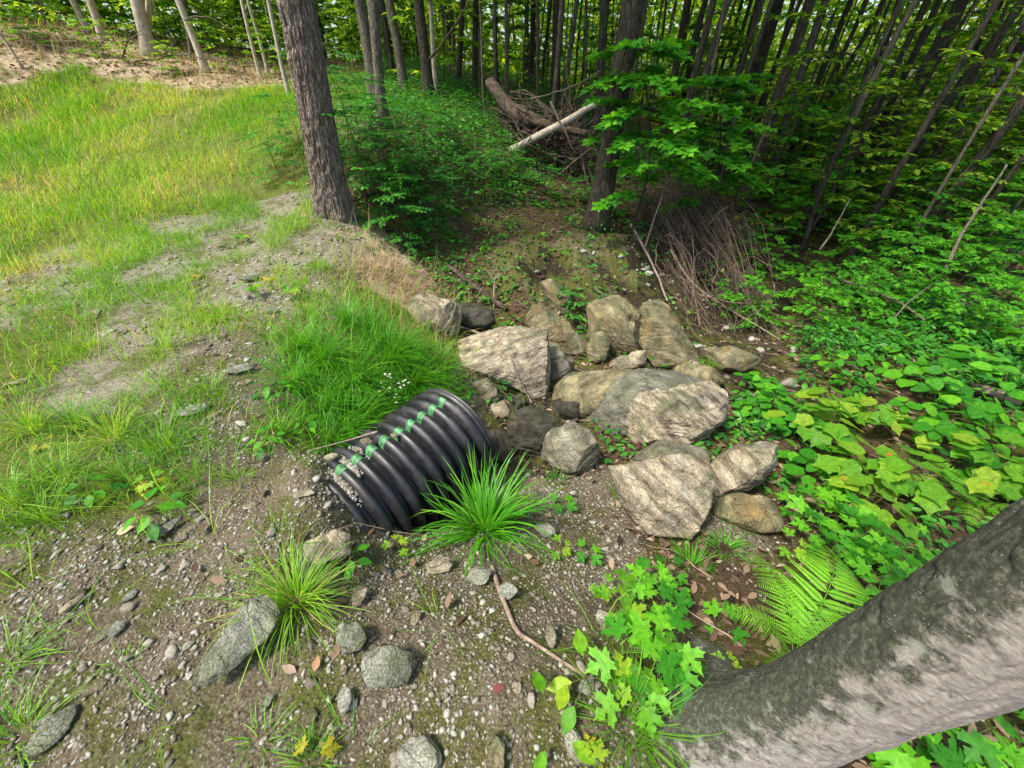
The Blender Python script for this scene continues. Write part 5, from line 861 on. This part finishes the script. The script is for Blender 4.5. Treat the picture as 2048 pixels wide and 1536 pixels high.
branch([at(980, 158, 10.6), at(1005, 200, 10.3), at(1050, 238, 10), at(1110, 265, 9.9)], .12, .16, M['rot'], 'dark rotten log running down into the root mass', 'fallen_log', 24, 12, .06, rough=.35, cat='log', group='fallen logs')
branch([at(1050, 238, 9.9), at(1110, 255, 9.6), at(1190, 270, 9.4)], .1, .07, M['rot'], 'knotted rotten log behind the birch log', 'fallen_log', 20, 10, .06, rough=.35, cat='log', group='fallen logs')
branch([G(893, 529, .06), G(950, 573, .05), G(1012, 618, .04)], .035, .045, M['rot'], 'brown rotten log sloping down from the hollow to the tan boulder', 'fallen_log', 16, 8, .01, cat='log', group='fallen logs', rough=.3)
bpy.context.view_layer.update(); dgr = bpy.context.evaluated_depsgraph_get()
def hit(px, py, off=.012):
    d = nrm(ray(px, py)); ok, loc, nr, *_ = sc.ray_cast(dgr, CP.tolist(), d.tolist()); return np.array(loc)-d*off
branch([hit(*q) for q in ((917, 653), (938, 659), (960, 667), (985, 678), (1006, 690), (1020, 715), (1030, 740), (1044, 768), (1058, 795), (1063, 806))]+[] or [at(917, 655, 3.85), at(960, 668, 3.7), at(1005, 690, 3.5), at(1032, 740, 3.15), at(1060, 800, 2.85)], .014, .009, M['deadwood'], 'dry vine draped over the broad flat boulder', jit=.0)
branch([G(985, 1130, -.01), G(1000, 1175, .02), G(1028, 1252, .01), G(1060, 1282, .01), G(1160, 1348, .0)], .013, .006, M['twig'], 'reddish root snaking down the soil from the lush tuft', jit=.01, cat='root')
branch([G(1262, 448, .25), G(1290, 500, .18), G(1312, 545, .15), G(1335, 602, .1)], .024, .014, M['deadwood'], 'pale forked branch leaning at the left of the brush pile', forks=[(6, (.25, .4, .75), .016)])
branch([G(1340, 500, .3), G(1380, 560, .3), G(1430, 600, .2), G(1560, 680, .1)], .018, .008, M['deadwood'], 'long bare branch reaching from the brush pile to the stream', forks=[(7, (.1, -.5, -.1), .01)])
branch([G(1340, 470, .4), G(1380, 510, .35), G(1385, 570, .2), G(1400, 650, .08)], .015, .008, M['deadwood'], 'bent bare branch hanging from the brush pile')
branch([ray_pipe(755, 868)+PU*.02, ray_pipe(700, 884)+PU*.02, G(615, 902, .03)], .007, .003, M['deadwood'], 'pale twig lying over the buried end of the pipe', jit=.004)
branch([G(1370, 1395, .04), G(1300, 1400, .05), G(1250, 1405, .03)], .004, .003, M['deadwood'], 'light twig across the grass beside the beech root', forks=[(10, (.03, .06, .02), .002)])
branch([G(1345, 1330, .02), G(1370, 1400, .06), G(1390, 1500, .05)], .003, .002, M['twig'], 'thin upright twig near the beech root')
branch([G(988, 620, 0), G(990, 560, .15), G(1005, 545, .2)], .01, .006, M['deadwood'], 'small forked twig standing before the mossy ledge', forks=[(9, (-.15, .1, .15), .006)])
for (p0, p1, y0, y1, r_, lb) in [((1890, 540), (2010, 330), 5.2, 6.0, .025, 'pale dead pole leaning among the right saplings'), ((1640, 500), (1700, 400), 6.5, 7, .018, 'pale thin pole rising from the stream side'), ((1690, 560), (1850, 640), 5.6, 4.6, .02, 'crooked dead branch over the shaded floor'), ((1780, 640), (1900, 560), 4.6, 5.4, .012, 'bleached twig among the low shrubs'), ((1490, 370), (1540, 240), 8, 8.6, .02, 'slanting dead pole behind the brush pile'),
    ((860, 120), (940, 0), 11.5, 12, .03, 'thin dead pole slanting right across the background trunks'), ((1180, 300), (1100, 365), 8.4, 8.2, .03, 'grey root branch under the birch log'), ((1100, 205), (1145, 300), 8.8, 8.4, .025, 'dead branch standing in the root mass'), ((1060, 200), (1200, 140), 9.8, 9.4, .015, 'thin dead branch arching above the root mass')]:
    a_, b_ = at(*p0, y0), at(*p1, y1); branch([a_, (a_+b_)/2+rng.normal(size=3)*.06, b_], r_, r_*.5, M['greybark'] if r_ < .03 else M['rot'], lb, jit=.03)
branch([G(1945, 772, .12), G(1990, 785, .14), G(2040, 806, .1)], .045, .05, M['deadwood'], 'mossy log in the shade at the right edge', 'fallen_log', 14, 10, .01, cat='log', group='fallen logs')
for i, (x1, y1, x2, y2, lb) in enumerate([(270, 122, 480, 132, 'long arched dead branch lying at the far meadow edge'), (370, 40, 470, 62, 'curved bare branch hanging by the smooth leaning tree'), (245, 112, 295, 70, 'pale stick propped on the twin trunk')]):
    a_, b_ = at(x1, y1, 13.6), at(x2, y2, 13.2); branch([a_, (a_+b_)/2+[0, 0, .16], b_], .02, .008, M['greybark'], lb, jit=.05, forks=[(12, (.5, 0, .15), .008), (7, (.3, .1, .3), .007)])
def tangle(name, segs, label, mat, n, r=(.004, .014), wild=1.0):
    bag = Bag()
    for i in range(n):
        s = random.choice(segs); a_ = np.array(s[0])+rng.normal(size=3)*s[2]; b_ = np.array(s[1])+rng.normal(size=3)*s[3]; kind = i % 5; r_ = random.uniform(*r)*random.uniform(.4, 1)
        if kind < 2: md = (a_+b_)/2+rng.normal(size=3)*.22+[0, 0, .1]
        else:
            q7 = rng.random(); c0 = np.array(s[0])*(1-q7)+np.array(s[1])*q7+rng.normal(size=3)*s[3]*.9+[0, 0, .05]; L0 = random.uniform(.15, .5)*(1 if kind < 4 else 1.6); d_ = nrm(nrm(b_-a_)*random.uniform(-.2, 1.1)+rng.normal(size=3)*.75*wild*[1, 1, .6]); a_, b_ = c0-d_*L0, c0+d_*L0; md = c0+rng.normal(size=3)*.12*L0/.3
        P_ = smooth_path([a_, md, b_], 11, .05, i); P_[:, 2] = np.maximum(P_[:, 2], zat(P_[:, 0], P_[:, 1])+.01); rd = np.linspace(r_, r_*.3, 11); tube(P_, rd, 5, bag, rough=.15, s=i)
        for _ in range(random.randint(0, 3)):
            k_ = random.randint(3, 9); d_ = nrm(nrm(P_[k_]-P_[k_-1])+rng.normal(size=3)*.7); L1 = random.uniform(.08, .3); tube(smooth_path([P_[k_], P_[k_]+d_*L1*.5+rng.normal(size=3)*.02, P_[k_]+d_*L1+[0, 0, -.04]], 6), np.linspace(rd[k_]*.7, rd[k_]*.25, 6), 4, bag)
    return stuff(bag.obj(name, mat), label, 'brush')
bA, bB = G(1290, 400, .2), G(1480, 610, .05)
tangle('brush_pile', [(G(1290, 390, .45), G(1400, 640, .12), .14, .24), (G(1320, 370, .5), G(1480, 580, .15), .18, .3), (G(1350, 380, .45), G(1510, 660, .1), .18, .26), (G(1290, 380, .35), G(1500, 500, .1), .12, .2), (G(1280, 420, .2), G(1370, 560, .1), .1, .15)], 'brown pile of bare twigs and roots sliding down toward the stream', M['brush'], 560)
tangle('root_mass', [(G(1060, 260, .5), G(1190, 350, .1), .3, .3), (G(1180, 250, .4), G(1080, 330, .1), .3, .3), (G(1120, 230, .6), G(1150, 350, .1), .35, .25), (G(1010, 220, .4), G(1080, 300, .2), .2, .25)], 'dark tangle of upturned roots and sticks beneath the birch log', M['rot'], 330, (.008, .035))
# grassy hillock tops: white aster near the pipe
ast = empty('white_aster', G(800, 830, 0)); sb = Bag(); fb_ = Bag(); lb_ = Bag()
for i in range(4):
    tp = np.array([rng.normal()*.04, rng.normal()*.04, .26+.04*i]); tube(smooth_path([(0, 0, 0), tp*.5+rng.normal(size=3)*.01, tp], 6), .002, 4, sb)
    n_ = 26; pp = np.repeat(tp[None]+rng.normal(size=(6, 3))*.028, 10, 0); scat(*L_DIA, pp, rsph(60)*[1, 1, .2], np.tile([0, 0, 1.], (60, 1)), .011, fb_)
    scat(*L_OV, np.repeat((tp*.6)[None], 6, 0)+rng.normal(size=(6, 3))*.02, rsph(6)*[1, 1, .3], np.tile([0, 0, 1.], (6, 1)), .06, lb_)
sb.obj('stem', M['stem'], ast); fb_.obj('flowers', M['flower'], ast); lb_.obj('leaves', M['ash'], ast); tag(ast, 'white flowered aster standing above the culvert crown', 'flower')
# single fallen coloured leaves
for (px, py, s, rot, mt, lb) in [(985, 1378, .045, 0, (.13, .03, .025), 'crumpled dark red fallen leaf on the pebbles'), (1540, 1368, .05, 2, (.45, .2, .12), 'orange-brown fallen leaf beside the beech root'), (1465, 1345, .045, 1, (.4, .18, .1), 'folded rust brown leaf behind the beech root'), (845, 1085, .05, 1.2, (.4, .3, .2), 'tan fallen leaf left of the lush tuft'), (630, 1345, .05, 1.6, (.35, .2, .1), 'narrow curled brown leaf under the yellow-green tuft'), (235, 1070, .07, .5, (.42, .33, .2), 'pale dry curled leaf at the edge of the left soil')]:
    bag = Bag(); scat(*L_OV, np.zeros((1, 3)), np.array([[math.cos(rot), math.sin(rot), .2]]), np.array([[.2, -.3, 1]]), s, bag, .5); mm = leafmat('fallen_leaf', [(0, mt), (1, mt)], .15, .7); o = bag.obj('fallen_leaf', mm); q = G(px, py); q[2] += .01; o.location = tuple(q); tag(o, lb, 'leaf', 'coloured fallen leaves')

# ================================================================== LABELS MADE UNIQUE
from collections import defaultdict
gr = defaultdict(list)
for o, lb, pt, au in TH: gr[lb].append((o, pt))
ordn = ['', 'second', 'third', 'fourth', 'fifth', 'sixth', 'seventh', 'eighth', 'ninth', 'tenth', 'eleventh', 'twelfth', 'thirteenth', 'fourteenth', 'fifteenth', 'sixteenth', 'seventeenth', 'eighteenth', 'nineteenth', 'twentieth']+['twenty-'+q for q in ('first', 'second', 'third', 'fourth', 'fifth', 'sixth', 'seventh', 'eighth', 'ninth')]+['thirtieth']*60
for lb, L in gr.items():
    if len(L) == 1: L[0][0]['label'] = lb; continue
    L.sort(key=lambda q: q[1][0]); m_ = len(L)
    for i, (o, pt) in enumerate(L):
        w_ = 'leftmost ' if i == 0 else ('rightmost ' if i == m_-1 else ordn[i]+' from left, ')
        o['label'] = w_+lb
for o in list(bpy.data.objects):
    if o.location.z < -150 and o.parent is None: 
        for ch in list(o.children): bpy.data.objects.remove(ch)
        bpy.data.objects.remove(o)
